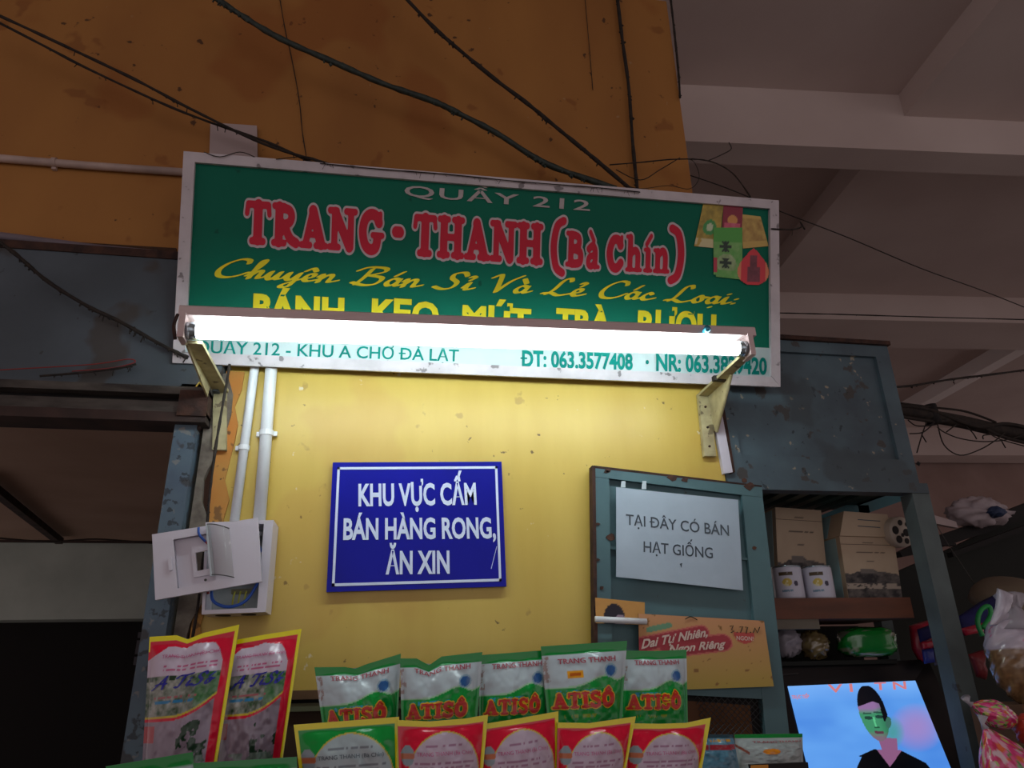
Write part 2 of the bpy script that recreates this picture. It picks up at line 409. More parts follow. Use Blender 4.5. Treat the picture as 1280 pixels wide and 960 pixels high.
SCRIPT = {
 'C': (.88, [[(.75, .78), (.72, .95), (.5, .98), (.22, .72), (.08, .35), (.16, .06), (.4, .0), (.65, .12), (.84, .3)]]),
 'h': (.5, [[(0, .15), (.2, .6), (.28, .95), (.18, .9), (.08, 0)], [(.08, .1), (.24, .42), (.34, .38), (.31, .05), (.5, .14)]]),
 'u': (.5, [[(0, .15), (.1, .42), (.07, .1), (.18, .02), (.33, .36)], [(.35, .42), (.31, .05), (.5, .14)]]),
 'y': (.5, [[(0, .15), (.1, .42), (.08, .12), (.2, .04), (.35, .36)], [(.38, .42), (.26, -.25), (.08, -.36), (.06, -.22), (.5, .14)]]),
 'e': (.42, [[(0, .14), (.24, .24), (.28, .4), (.14, .4), (.05, .18), (.15, .02), (.42, .14)]]),
 'n': (.55, [[(0, .3), (.08, .42), (.04, 0)], [(.05, .12), (.24, .42), (.35, .36), (.32, .05), (.55, .14)]]),
 'a': (.5, [[(.35, .36), (.2, .43), (.04, .2), (.12, .02), (.28, .14), (.37, .4)], [(.37, .4), (.32, .05), (.5, .14)]]),
 'B': (.92, [[(.36, .86), (.26, .4), (.12, .0)], [(0, .74), (.25, .95), (.7, .95), (.74, .75), (.36, .52)], [(.36, .52), (.76, .42), (.66, .08), (.35, -.02), (0, .1)]]),
 'S': (.8, [[(.74, .78), (.62, .97), (.36, .86), (.34, .62), (.54, .4), (.46, .1), (.2, 0), (-.05, .12)]]),
 'i': (.3, [[(0, .15), (.12, .42), (.08, .05), (.3, .14)]]),
 'V': (.8, [[(0, .78), (.2, .96), (.26, .5), (.28, 0)], [(.28, 0), (.55, .6), (.85, .96)]]),
 'L': (.82, [[(.66, .82), (.6, .98), (.42, .85), (.25, .3), (.08, .04)], [(-.04, .08), (.22, .12), (.45, 0), (.8, .14)]]),
 'c': (.42, [[(.3, .34), (.2, .43), (.04, .2), (.13, .02), (.42, .14)]]),
 'o': (.46, [[(.2, .43), (.04, .2), (.13, .02), (.3, .15), (.26, .4), (.2, .43)], [(.27, .36), (.46, .34)]]),
 ':': (.3, [[(.1, .08), (.13, .09)], [(.15, .34), (.18, .35)]]),
 'A': (.86, [[(-.05, 0), (.25, .35), (.62, .97)], [(.62, .97), (.6, .5), (.62, 0)], [(.1, .36), (.4, .42), (.76, .38)]]),
 'T': (.8, [[(.05, .76), (.2, .95), (.55, .92), (.95, .98)], [(.55, .92), (.42, .4), (.3, .02), (.12, .06)]]),
 'q': (.28, []), ' ': (.42, []),
 '1': (0, [[(-.42, .55), (-.27, .72), (-.15, .56)]]),      # circumflex over the letter before
 '2': (0, [[(-.3, .56), (-.14, .8)]]),                     # acute
 '3': (0, [[(-.24, .56), (-.36, .8)]]),                    # grave
 '4': (0, [[(-.2, .56), (-.16, .62), (-.1, .72), (-.18, .78), (-.24, .72)]]),   # hook above
 '5': (0, [[(-.3, -.2), (-.27, -.19)]]),                   # dot below
 '6': (0, [[(-.16, .6), (-.13, .61)]]),                    # i dot
}
def script_text(s, nib=(.085, .034), ang=.65, shear=.25):
    out = []; x = 0
    for ch in s:
        w_, st = SCRIPT[ch]
        for pts in st: segments([(p[0]+x, p[1]) for p in pts], 1.0, out, True)
        x += w_
    c, q = math.cos(ang), math.sin(ang)
    V, F_ = fuse(out, .022, ((c/nib[0], q/nib[0]), (-q/nib[1], c/nib[1])))
    return [(a+b*shear, b) for a, b in V], F_

# ---------------------------------------------------------------- colour prints
def mixc(a, b, t): t = max(0, min(1, t)); return tuple(x*(1-t)+y*t for x, y in zip(a, b))
def hsh(x, y, s=0):
    v = math.sin(x*127.1+y*311.7+s*74.7)*43758.5453; return v-math.floor(v)
def vnoise(x, y, s=0):
    xi = math.floor(x); yi = math.floor(y); fx = x-xi; fy = y-yi; fx = fx*fx*(3-2*fx); fy = fy*fy*(3-2*fy)
    return (hsh(xi, yi, s)*(1-fx)+hsh(xi+1, yi, s)*fx)*(1-fy)+(hsh(xi, yi+1, s)*(1-fx)+hsh(xi+1, yi+1, s)*fx)*fy
def fbm(x, y, s=0): return .5*vnoise(x, y, s)+.3*vnoise(2*x, 2*y, s+1)+.2*vnoise(4*x, 4*y, s+2)
def print_grid(name, S, paint, nx, ny, m, parent, off=.001, a0=0, a1=1, b0=0, b1=1, keep=None, th=0):
    V = []; Cc = []; F_ = []
    for j in range(ny+1):
        for i in range(nx+1):
            u = i/nx; v = j/ny; V.append(S(a0+(a1-a0)*u, b0+(b1-b0)*v, off)); Cc.append(paint(u, v))
    for j in range(ny):
        for i in range(nx):
            if keep and not keep((i+.5)/nx, (j+.5)/ny): continue
            k = j*(nx+1)+i; F_.append((k, k+1, k+nx+2, k+nx+1))
    return link(name, V, F_, m, parent, ink=Cc)

# ================================================================ STRUCTURE
tag(MB().box(-6, 11, -6, 13, -.1, 0).build('floor', M_floor), kind='structure')
Wy = 1.9
# lower shop wall (recess between the post and the blue cabinet)
tag(MB().box(-.435, .965, Wy, Wy+.12, 0, 2.72).build('wall_front', M_wall), kind='structure')
# upper wall
tl = (-2.6, Wy-.01)
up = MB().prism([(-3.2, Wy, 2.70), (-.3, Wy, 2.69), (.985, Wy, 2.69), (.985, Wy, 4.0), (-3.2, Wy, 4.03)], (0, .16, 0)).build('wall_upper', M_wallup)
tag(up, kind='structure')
# ceiling, turned a little against the shop front
def cr(x, y, z): return Vector((x+.087*y, y-.087*x, z))
cl = empty('ceiling', (2, 3, 4.0), kind='structure')
def crbox(x0, x1, y0, y1, z0, z1):
    return MB().prism([cr(x0, y0, z0), cr(x1, y0, z0), cr(x1, y1, z0), cr(x0, y1, z0)], (0, 0, z1-z0))
crbox(-6, 11, -5, 13, 4.36, 4.45).build('slab', M_ceil, cl)
for y0, y1 in ((2.74, 2.9), (4.58, 5.06), (8.15, 8.5)): crbox(-6, 11, y0, y1, 4.0, 4.37).build('beam', M_ceil, cl)
for x0, x1, bays in ((2.31, 4.9, ((-3, 2.75), (2.89, 4.59))), (5.10, 5.24, ((5.05, 8.16),)), (7.6, 7.8, ((5.05, 8.16),))):
    for y0, y1 in bays: crbox(x0, x1, y0, y1, 4.22, 4.37).build('rib' if x0 > 5 else 'soffit_panel', M_ceil if x0 < 5 else M_riblight, cl)
crbox(1.2, 11, 8.6, 8.75, 0, 4.34).build('wall_back', mat('dim_back_wall', '9A8078', '8A7068', scale=2, rough=.9)); tag(bpy.data.objects['wall_back'], kind='structure')
# interior to the left of the shop
iw = at(0, 775, 7.25)
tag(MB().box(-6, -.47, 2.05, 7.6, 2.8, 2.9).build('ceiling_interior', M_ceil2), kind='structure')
tag(MB().box(-5, -.47, 7.25, 7.6, iw.z, 2.8).build('trim_1', M_beamgrey), kind='structure')
MB().box(-5, -.47, 7.22, 7.25, 2.78, 2.80).build('lip', M_railbrown, bpy.data.objects['trim_1'])
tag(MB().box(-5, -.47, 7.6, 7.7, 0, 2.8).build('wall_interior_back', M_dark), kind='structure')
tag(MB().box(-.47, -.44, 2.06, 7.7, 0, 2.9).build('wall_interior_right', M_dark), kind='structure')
# dim window deep inside
p0 = at(160, 788, 7.2); p1 = at(182, 830, 7.2)
wn = tag(MB().box(p0.x, p1.x, 7.5, 7.58, p1.z, p0.z).build('window_1', mat('dim_pane', '3A3640', rough=.5)), kind='structure')
for k in range(2): MB().box(p0.x, p1.x, 7.47, 7.5, p1.z+.07+k*.14, p1.z+.09+k*.14).build('glazing_bar', M_dark, wn)
# slanting ledge under the interior ceiling
lg = MB(); a = atz(-20, 590, 2.78); b = atz(80, 673, 2.78)
lg.prism([a, b, b+Vector((-.06, .0, 0)), a+Vector((-.06, 0, 0))], (0, 0, -.05))
tag(lg.build('ceiling_batten', M_railbrown), 'thin dark batten slanting across the brown ceiling at far left', 'batten')
wr = MB().tube(smooth_line([at(-10, 672, 5.5), at(60, 677, 5.5), at(120, 674, 5.5), at(190, 679, 5.5)]), .006, 5)
wr2 = MB(); wr2.v = wr.v; wr2.f = wr.f
tag(wr.build('cable', M_cable), 'thin cable strung below the brown interior ceiling at far left', 'cable')

# boards along the foot of the yellow wall (ledge behind the bags)
zl = lambda py: at(380, py, 1.88).z
sk = empty('wall_ledge', (0, 1.89, zl(875)), 'brown and green boards across the foot of the yellow wall behind the bags', 'ledge')
MB().box(-.43, .55, 1.865, 1.9, zl(874), zl(863)).build('board', mat('ledge_brown', '6E5034', '5A4028', scale=10, rough=.7), sk)
MB().box(-.43, .55, 1.885, 1.9, zl(879), zl(874)).build('gap_strip', M_black, sk)
MB().box(-.43, .55, 1.87, 1.9, zl(889), zl(879)).build('board', mat('ledge_green', '6C6E50', '5C5C44', scale=10, rough=.7), sk)
MB().box(-.43, .55, 1.88, 1.9, 1.3, zl(889)).build('board', mat('ledge_dark', '4A3220', '3A281A', scale=10, rough=.7), sk)

# broken plaster edge beside the post
pm = MB(); rd = random.Random(3)
pts = []
for k in range(19):
    z = 2.36-k*.058; pts.append((-.432+rd.uniform(-.006, .006)+(.022*math.sin(k*.9)), Wy-.012, z))
pm.prism([(-.475, Wy-.012, 2.36)]+pts+[(-.475, Wy-.012, pts[-1][2])], (0, .02, 0))
tag(pm.build('plaster_edge', M_plaster), 'broken grey plaster edge between the blue post and the yellow wall', 'plaster')
om = MB(); pts = []
for k in range(23):
    z = 2.37-k*.05; pts.append((-.398+rd.uniform(-.01, .01)-(.02 if k > 10 else 0), Wy-.006, z))
om.prism([(-.44, Wy-.006, 2.37)]+pts+[(-.44, Wy-.006, pts[-1][2])], (0, .008, 0))
tag(om.build('orange_plaster_strip', M_orange), 'strip of older orange paint down the left edge of the yellow wall', 'plaster')

# ================================================================ LEFT: post, fascia, rails
pf = MB().box(-.538, -.485, 1.86, 1.95, 1.0, 2.315)
po = tag(pf.build('steel_post', mat('post_blue', '5A6E7A', '48586A', scale=7, rough=.6, bump=.3, contrast=(.3, .7), spots=[(14, .56, '3A3634', .8), (30, .64, '88827A', .6), (40, .62, '1E1C1C', .7)])),
         'grimy blue-grey post left of the yellow wall and fuse box', 'post')
MB().tube([at(246, 500, 1.86), at(243, 486, 1.855), at(249, 478, 1.855), at(256, 486, 1.855), at(253, 500, 1.86)], .003, 6).build('yellow_loop', M_gold, po)
MB().prism([at(240, 505, 1.865), at(256, 492, 1.865), at(252, 530, 1.865), at(243, 540, 1.865)], (0, .03, 0)).build('splinter', M_rust, po)

fa = empty('shutter_housing', (-1.2, 1.95, 2.4), 'grimy blue-grey sheet metal shutter housing under the left ochre wall', 'shutter')
zt = 2.695; zb = at(100, 482, 1.86).z
MB().box(-3.2, -.445, 1.86, 2.02, zb, zt).build('sheet', M_shutter, fa)
z2 = at(100, 490, 1.85).z; z3 = at(100, 498, 1.85).z; z4 = at(100, 513, 1.85).z; z5 = at(100, 525, 1.85).z
MB().box(-3.2, -.46, 1.835, 1.9, z2, zb).build('guide_rail', M_railgrey, fa)
MB().box(-3.2, -.46, 1.875, 1.9, z3, z2).build('slot', M_black, fa)
MB().box(-3.2, -.5, 1.845, 1.9, z4, z3).build('guide_rail', M_railgrey, fa)
MB().box(-3.2, -.46, 1.835, 1.93, z5, z4).build('bottom_rail', M_railbrown, fa)
MB().box(-.53, -.46, 1.83, 1.9, z4-.01, z2+.01).build('end_stop', M_rust, fa)
MB().box(-3.2, -.445, 1.855, 1.9, zt-.012, zt+.012).build('top_edge', M_rust, fa)
ow = MB().prism([(-3.2, Wy-.008, 2.71), (-.62, Wy-.008, 2.7), (-.62, Wy-.008, 2.74), (-1.0, Wy-.008, 2.735), (-1.6, Wy-.008, 2.76), (-3.2, Wy-.008, 2.75)], (0, .01, 0))
tag(ow.build('grime_line', mat('grime', '3C2A1E', '5A3A20', scale=20, rough=.9)), 'dark grimy crust along the foot of the left ochre wall', 'grime')

# ================================================================ pipes and conduits
def pipe(name, pts, Y, r, m, label, cat='conduit', clips=(), group=None):
    P = [at(x, y, (Y if not isinstance(Y, (list, tuple)) else Y[i])) for i, (x, y) in enumerate(pts)]
    mid = P[0].lerp(P[-1], .5); e = empty(name, mid, label, cat, group)
    MB().tube(P, r, 16).build('tube', m, e, True)
    for (cx, cy, w_) in clips:
        c = at(cx, cy, Y if not isinstance(Y, (list, tuple)) else Y[0]); d = (P[-1]-P[0]).normalized()
        MB().tube([c-d*.006, c+d*.006], r+.0025, 16).build('clip', m, e)
        s_ = d.cross(Vector((0, 1, 0))).normalized()
        q = c+s_*(-w_)+Vector((0, r*.6, 0)); MB().box(q.x-.006, q.x+.006, q.y-.004, q.y+.006, q.z-.006, q.z+.006).build('screw_tab', m, e)
    return e
pipe('pvc_conduit', [(-60, 193), (0, 198), (110, 207), (240, 216)], 1.885, .0115, M_pipeold, 'dusty white pipe running along the ochre wall to the sign', clips=[(68, 203, .014)])
pipe('grey_pipe', [(-40, 291), (20, 298), (120, 311), (228, 321)], 1.88, .0125, M_pipegrey, 'grey pipe low on the ochre wall above the shutter housing', 'pipe')
pipe('pvc_conduit', [(322, 430), (318, 462), (293, 652)], 1.885, .0118, M_pipe, 'thinner left one of two white conduits rising from the fuse box', clips=[(305, 560, .016)])
pipe('pvc_conduit', [(343, 430), (339, 462), (324, 652)], 1.88, .0155, M_pipe, 'thicker right one of two white conduits rising from the fuse box', clips=[(333, 542, .02), (333, 541, -.02)])
wp = pxface([(263, 153), (321, 157), (322, 215), (261, 215)], 1.88)
tag(wp.slab('white_plate', M_plate, .012), 'small blank white plate standing above the top left of the green sign', 'plate')

# ================================================================ cables
def cable(pts, Y, r, label, m=None, dust=0, name='cable', seed=1, cat='cable', n=6, group=None, extra=None):
    P = []
    for i, p in enumerate(pts):
        y = Y if not isinstance(Y, (list, tuple)) else Y[0]+(Y[1]-Y[0])*i/(len(pts)-1)
        P.append(at(p[0], p[1], p[2] if len(p) > 2 else y))
    P = smooth_line(P, 6); rd = random.Random(seed); mb = MB()
    rr = [r*(1+rd.uniform(-.12, .25)*(1 if dust else 0)) for _ in P]
    mb.tube(P, rr, n)
    for k in range(dust):
        i = rd.randrange(len(P)-1); c = P[i].lerp(P[i+1], rd.random())
        mb.blob(c+Vector((rd.uniform(-1, 1)*r, -r*.3, rd.uniform(-1.6, .2)*r)), r*rd.uniform(.6, 1.3), seed*100+k)
        if rd.random() < .45: mb.tube([c, c+Vector((rd.uniform(-.008, .008), 0, -rd.uniform(.006, .022)))], r*.35, 4)
    for e in (extra or []): mb.tube(smooth_line([at(q[0], q[1], q[2]) for q in e], 5), r*.8, 5)
    return tag(mb.build(name, m or M_cable, None, True), label, cat, group)
cable([(-20, 12), (0, 20), (80, 57), (170, 100), (240, 137), (330, 180), (400, 202), (440, 214)], (1.74, 1.84), .0042, 'upper of two black cables slanting down the ochre wall from the left edge', dust=25, seed=1)
cable([(-20, 20), (0, 29), (60, 60), (110, 86), (200, 128), (260, 152), (335, 178), (395, 205), (430, 214)], (1.76, 1.85), .0038, 'lower of two black cables slanting down the ochre wall from the left edge', dust=35, seed=2)
cable([(262, -8), (300, 18), (350, 48), (420, 79), (480, 105), (540, 126), (570, 140), (620, 166), (665, 195), (700, 212), (770, 236)], (1.74, 1.84), .0085, 'thick greenish black cable sagging down across the ochre wall to the sign', M_gcable, dust=45, seed=3, n=8)
cable([(500, -10), (540, 32), (575, 63), (620, 100), (660, 130), (700, 163), (745, 200), (790, 238)], (1.76, 1.84), .0064, 'black cable slanting steeply from the top centre down to the sign', dust=55, seed=4)
cable([(771, -8), (778, 50), (786, 110), (791, 180), (797, 240)], 1.88, .006, 'vertical black cable down the right part of the ochre wall', dust=25, seed=5)
cable([(349, -6), (357, 40), (364, 70), (374, 125), (378, 165), (384, 202)], 1.895, .0014, 'thin crooked dusty wire hanging down the left ochre wall', dust=10, seed=6, cat='wire', name='thin_wire')
cable([(731, -6), (735, 40), (738, 75), (741, 112)], 1.895, .0012, 'short thin dusty wire left of the vertical black cable', dust=10, seed=7, cat='wire', name='thin_wire')
cable([(838, -4), (843, 40), (848, 90), (850, 122)], 1.885, .0045, 'dark cable along the top right corner of the ochre wall', dust=12, seed=8)
cable([(-20, 288), (20, 318), (60, 352), (110, 383), (150, 402), (200, 430), (235, 447)], (1.80, 1.84), .0048, 'dusty black cable slanting across the blue-grey shutter housing', dust=50, seed=9)
cable([(-10, 463), (60, 459), (120, 455), (160, 449), (168, 453), (140, 460), (90, 464)], 1.832, .0016, 'thin red wire lying along the shutter housing rail', M_red, name='red_wire', cat='wire')
cable([(50, 470), (100, 466), (150, 460), (170, 455)], 1.83, .003, 'short black cable end lying beside the red wire', dust=14, seed=10)
cable([(287, 455), (283, 480), (276, 520), (268, 570), (262, 620), (259, 655), (254, 700), (247, 760), (240, 800)], (1.80, 1.86), .0032, 'dark cable hanging from the left lamp bracket behind the fuse box cover', dust=8, seed=11)
# vines of wire on the right of the wall
cable([(762, 206, 1.85), (800, 203, 1.84), (845, 199, 1.82), (885, 201, 1.8), (915, 216, 1.78), (938, 246, 1.72)], 1.8, .0022, 'stiff wiry stem arching from the ochre wall to the top right of the sign', dust=8, seed=12, cat='wire', name='thin_wire',
      extra=[[(885, 201, 1.8), (905, 192, 1.8), (914, 186, 1.8), (911, 178, 1.8)], [(770, 212, 1.85), (800, 225, 1.82), (825, 212, 1.82), (850, 197, 1.8)]])
cable([(780, 230), (800, 236), (835, 232), (862, 236), (874, 222), (868, 203), (858, 198)], 1.79, .0011, 'fine curling wire loop above the right half of the sign', cat='wire', name='thin_wire')
cable([(862, 219, 1.95), (900, 232, 1.95), (945, 250, 1.97), (975, 264, 2.0), (1060, 297, 2.05), (1150, 335, 2.1), (1230, 364, 2.2), (1300, 392, 2.3)], 2, .0021, 'thin taut wire slanting from behind the sign to the right edge', cat='wire', name='thin_wire')
cable([(964, 286), (990, 287), (1002, 283), (1000, 277), (1006, 287)], 1.70, .0024, 'short black wire stub sticking out right of the sign', dust=4, seed=14, cat='wire', name='thin_wire')
cable([(965, 391), (1050, 393), (1150, 396), (1300, 400)], (2.1, 2.4), .0026, 'thin level wire running right from behind the sign', dust=5, seed=15, cat='wire', name='thin_wire')
cable([(1115, 484), (1140, 482), (1190, 474), (1240, 468), (1300, 460)], (2.05, 2.2), .0040, 'thin dark cable right of the cabinet above the cable bundle', dust=20, seed=16)
def pxl(pts, Y, k=6): return smooth_line([at(p[0], p[1], Y) for p in pts], k)
bn = empty('cable_bundle', at(1200, 530, 2.1), 'thick twisted bundle of dark cables with drooping loops right of the cabinet', 'cable bundle')
MB().tube(pxl([(1118, 512), (1150, 518), (1200, 527), (1250, 538), (1310, 548)], 2.1), .023, 10).build('core', M_cable, bn, True)
MB().tube(pxl([(1118, 507), (1160, 512), (1220, 533), (1260, 530), (1310, 541)], 2.08), .007, 8).build('strand', M_cable, bn, True)
MB().tube(pxl([(1122, 520), (1170, 527), (1210, 524), (1250, 545), (1310, 560)], 2.085), .006, 8).build('strand', M_cable, bn, True)
MB().tube(pxl([(1126, 504), (1165, 509), (1200, 513), (1222, 519), (1245, 528)], 2.08), .004, 8).build('strand', M_cable, bn, True)
MB().tube([at(1160, 507, 2.1), at(1168, 530, 2.1)], .026, 10).build('binding', M_black, bn, True)
for pts in ([(1172, 530), (1180, 556), (1200, 569), (1225, 562), (1245, 550), (1256, 541)], [(1172, 534), (1180, 540), (1200, 548), (1230, 552), (1262, 549), (1290, 540)],
            [(1135, 525), (1145, 532), (1160, 532), (1168, 528)], [(1137, 542), (1152, 541), (1162, 534), (1168, 527)], [(1146, 566), (1152, 545), (1158, 528)],
            [(1235, 540), (1250, 549), (1290, 560)], [(1183, 540), (1195, 531)], [(1208, 533), (1216, 541), (1221, 549)], [(1229, 549), (1230, 544), (1248, 543)], [(1152, 543), (1158, 553)], [(1252, 551), (1257, 560)]):
    MB().tube(pxl(pts, 2.07, 5), .0022, 5).build('loop', M_cable, bn, True)
MB().blob(at(1148, 579, 1.9), .012, 4).build('knot', M_black, bn)

# ================================================================ THE SIGN
s = Face(at(231, 191, 1.686), at(971, 252, 1.686), at(973, 484, 1.86), at(217, 454, 1.86))
sg = empty('shop_sign', s.P(.5, 0), 'large green shop sign with red headline TRANG - THANH leaning out above the lamp', 'sign')
s.slab('back_panel', M_green, .02, sg, .012, .988, .04, .96, 0)
ga, gb = s.ab(500, 425)[1], 0
f1 = s.ab(240, 425)[1]; f2 = s.ab(960, 447)[1]; gb = .225
s.slab('white_strip', M_signwhite, .004, sg, .012, .988, .04, .205, .0035)
def bar(pts, name='frame_side', off=.012, th=.034, mm=M_alu):
    MB().prism([s.P(a, b, off) for a, b in pts], -s.n*th).build(name, mm, sg)
fw = .017; fh = .048
bar([(0, 0), (fw, fh), (fw, 1-fh), (0, 1)]); bar([(1, 0), (1-fw, fh*1.2), (1-fw, 1-fh), (1, 1)])
bar([(0, 1), (1, 1), (1-fw, 1-fh), (fw, 1-fh)], 'frame_top'); bar([(0, 0), (1, 0), (1-fw, .052), (fw, .052)], 'frame_bottom')
# lettering
ptext(s, 'QUẦY 212'.replace('Ầ', 'Ầ'), (505, 245), (737, 264), (506, 232), bold=.012, m=M_grey, parent=sg, spacing=1.1, off=.003)
hd = 'TRANG - THANH (Ba Chin)'
def headline(txt, bl, br, cap):
    A = s.ab(*bl); B = s.ab(*br); C_ = s.ab(*cap); upv = (C_[0]-A[0], C_[1]-A[1])
    # outline first: the same strokes, wider
    v0, f0 = slab_text(txt); v1, f1_ = slab_text(txt, .055)
    x0 = min(q[0] for q in v0); x1 = max(q[0] for q in v0)
    for V, F_, m, off, nm in ((v1, f1_, M_outline, .0022, 'letter_outline'), (v0, f0, M_signred, .0036, 'lettering')):
        out = [s.P(A[0]+(B[0]-A[0])*(x-x0)/(x1-x0)+upv[0]*y, A[1]+(B[1]-A[1])*(x-x0)/(x1-x0)+upv[1]*y, off) for x, y in V]
        link(nm, out, [tuple(q) for q in F_], m, sg)
headline('TRANG', (305, 305), (480, 318), (307, 250))
headline('-', (490, 312), (505, 313), (490, 257))
headline('THANH', (515, 320), (678, 332), (517, 267))
headline('(', (687, 332), (706, 333), (689, 279))
headline('Ba', (706, 333), (749, 337), (708, 280))
headline('Chin', (757, 338), (836, 342), (759, 285))
headline(')', (834, 342), (854, 343), (836, 289))
sd = script_text('Chuye1n Ba2n Si4 Va3 Le4 Ca2c Loa5i6:')
ptext(s, '', (268, 346), (923, 382), (271, 322), data=sd, m=M_yellow, parent=sg, off=.003)
ptext(s, 'BÁNH', (316, 400), (430, 405), (317, 369), bold=.045, m=M_yellow, parent=sg, off=.003)
ptext(s, 'KẸO', (464, 404), (548, 409), (465, 375), bold=.045, m=M_yellow, parent=sg, off=.003)
ptext(s, 'MỨT', (577, 409), (663, 414), (578, 383), bold=.045, m=M_yellow, parent=sg, off=.003)
ptext(s, 'TRÀ', (694, 415), (763, 419), (695, 387), bold=.045, m=M_yellow, parent=sg, off=.003)
ptext(s, 'RƯỢU', (796, 420), (894, 425), (797, 390), bold=.045, m=M_yellow, parent=sg, off=.003)
ptext(s, 'QUẦY 212 - KHU A CHỢ ĐÀ LẠT', (244, 441), (573, 452), (245, 426), bold=.012, m=M_aqua, parent=sg, off=.006)
ptext(s, 'ĐT: 063.3577408', (650, 458), (790, 462), (650, 439), bold=.035, m=M_aqua, parent=sg, off=.006)
ptext(s, '•', (806, 459), (810, 459), (806, 447), bold=.03, m=M_aqua, parent=sg, off=.006)
ptext(s, 'NR: 063.3829420', (819, 463), (957, 468), (819, 443), bold=.035, m=M_aqua, parent=sg, off=.006)
# product pictures printed at the right end
def L_(h): return lin(h)
def pic(name, quad, paint, nx=26, ny=34, off=.003, keep=None):
    ab = [s.ab(*q) for q in quad]      # TL TR BR BL
    F2 = Face(*[s.P(a, b) for a, b in ab]); F2.n = s.n
    return print_grid(name, F2.P, paint, nx, ny, M_sign, sg, off, keep=keep)
def p_box1(u, v):
    if v < .2: return L_('D8CE9A') if fbm(u*6, v*6) > .35 else L_('C0A040')
    e = ((u-.5)/.3)**2+((v-.45)/.17)**2
    if e < 1: return L_('3E9A4A') if e > .25 else L_('C8D8B0')
    return mixc(L_('D8B848'), L_('8A7A28'), fbm(u*6, v*9, 3)*1.2)
pic('printed_picture', [(879, 253), (904, 255), (898, 311), (867, 308)], p_box1)
def p_gold(u, v): return mixc(L_('D8B860'), L_('9A7030'), fbm(u*5, v*7, 8) if .2 < v < .9 else .2)
pic('printed_picture', [(925, 268), (950, 271), (960, 308), (928, 311)], p_gold)
def p_redpk(u, v):
    if v < .45 and abs(u-.5) < .42: return mixc(L_('E07A90'), L_('C83A5A'), fbm(u*5, v*5, 2))
    if ((u-.5)/.26)**2+((v-.55)/.14)**2 < 1: return L_('E09A50')
    return mixc(L_('A01838'), L_('7A1430'), fbm(u*4, v*4))
pic('printed_picture', [(904, 255), (928, 257), (926, 300), (901, 298)], p_redpk, off=.0036)
def p_green(u, v):
    if u < .13 and .08 < v < .4: return L_('C03048')
    for cy in (.62, .3):
        if abs(v-cy) < .1 and abs(u-.42) < .2 and (abs(u-.42) < .05 or abs(v-cy) < .03 or abs(abs(u-.42)-abs(v-cy)) < .035): return L_('12301C')
    if ((u-.45)/.33)**2+((v-.28)/.2)**2 < 1 and v > .15: return mixc(L_('BCCCA0'), L_('6A9A4A'), fbm(u*6, v*8)*1.0)
    return mixc(L_('4EA83E'), L_('8FBF72'), 0 if v > .7 else fbm(u*6, v*8, 5))
pic('printed_picture', [(891, 285), (927, 285), (927, 350), (891, 346)], p_green, 36, 50, .0042, keep=lambda u, v: not ((u < .08 or u > .92) and v < .05))
def p_heart(u, v):
    d = abs(u-.5)
    if d < .1+.1*(v < .5) and .08 < v < .8: return mixc(L_('5A2430'), L_('8A3A4A'), fbm(u*9, v*9))
    return L_('D8303C') if d < .38 else L_('E88A60')
def k_heart(u, v):
    wv = .5*math.sqrt(max(0, 1-((v-.36)/.38)**2)) if v < .55 else .5*max(0, (1.0-v)/.5)**.8
    return abs(u-.5) < wv
pic('printed_picture', [(922, 310), (960, 312), (960, 357), (920, 356)], p_heart, 40, 44, .0048, keep=k_heart)

# ================================================================ FLUORESCENT LAMP
lp = empty('fluorescent_lamp', at(580, 420, 1.62), 'lit fluorescent tube lamp on two brackets across the front of the green sign', 'lamp')
tA = at(236, 413.5, 1.59); tB = at(930, 436, 1.59)
ax = (tB-tA).normalized(); upz = Vector((0, 0, 1)); upz = (upz-ax*upz.dot(ax)).normalized(); fr = ax.cross(upz)
if fr.y > 0: fr = -fr
MB().tube([tA+ax*.012, tB-ax*.012], .018, 24).build('tube', M_tube, lp, True)
for P_, sgn in ((tA, -1), (tB, 1)):
    MB().tube([P_-ax*sgn*.018, P_+ax*sgn*.004], .0208, 20).build('metal_cap', M_tin, lp, True)
    MB().prism([P_+ax*sgn*.004+fr*.024-upz*.026, P_+ax*sgn*.004-fr*.024-upz*.026, P_+ax*sgn*.004-fr*.024+upz*.034, P_+ax*sgn*.004+fr*.024+upz*.034], ax*sgn*.014).build('lamp_holder', M_batten, lp)
b0 = tA-ax*.022; b1 = tB+ax*.03
prof = [(.021, .030), (.021, .053), (.014, .058), (-.026, .058), (-.03, .056), (-.03, .030)]
MB().prism([b0+fr*q[0]+upz*q[1] for q in prof], b1-b0).build('batten', M_batten, lp)
MB().tube(smooth_line([b0+fr*.022+upz*.03, b0-ax*.004+fr*.025+upz*.0, b0+fr*.015-upz*.03]), .004, 6).build('wire', M_rust, lp, True)
st = at(882, 414, 1.565)
MB().lathe(st, (0, -1, .2), [(.009, 0), (.009, .014), (.005, .018)], 14).build('starter', mat('teal_starter', '3E8AA0', rough=.2, metal=.4), lp, True)
def bracket(top, arm_end, low, wd, zlow_w):
    # top: seen corner where arm meets wall plate
    T = at(top[0], top[1], 1.88); E_ = Vector((T.x+arm_end, 1.6, tA.z-.03)); Lw = at(low[0], low[1], 1.88)
    o = MB().prism([T+Vector((-wd/2, 0, 0)), T+Vector((wd/2, 0, 0)), Lw+Vector((wd/2, 0, 0)), Lw+Vector((-wd/2, 0, 0))], (0, .015, 0)).build('bracket', M_bracket, lp)
    return T, Lw, o
T, Lw, ob = bracket((275, 487), 0, (274, 562), .034, 0)
e = Vector((-.452, 1.60, T.z+.012))
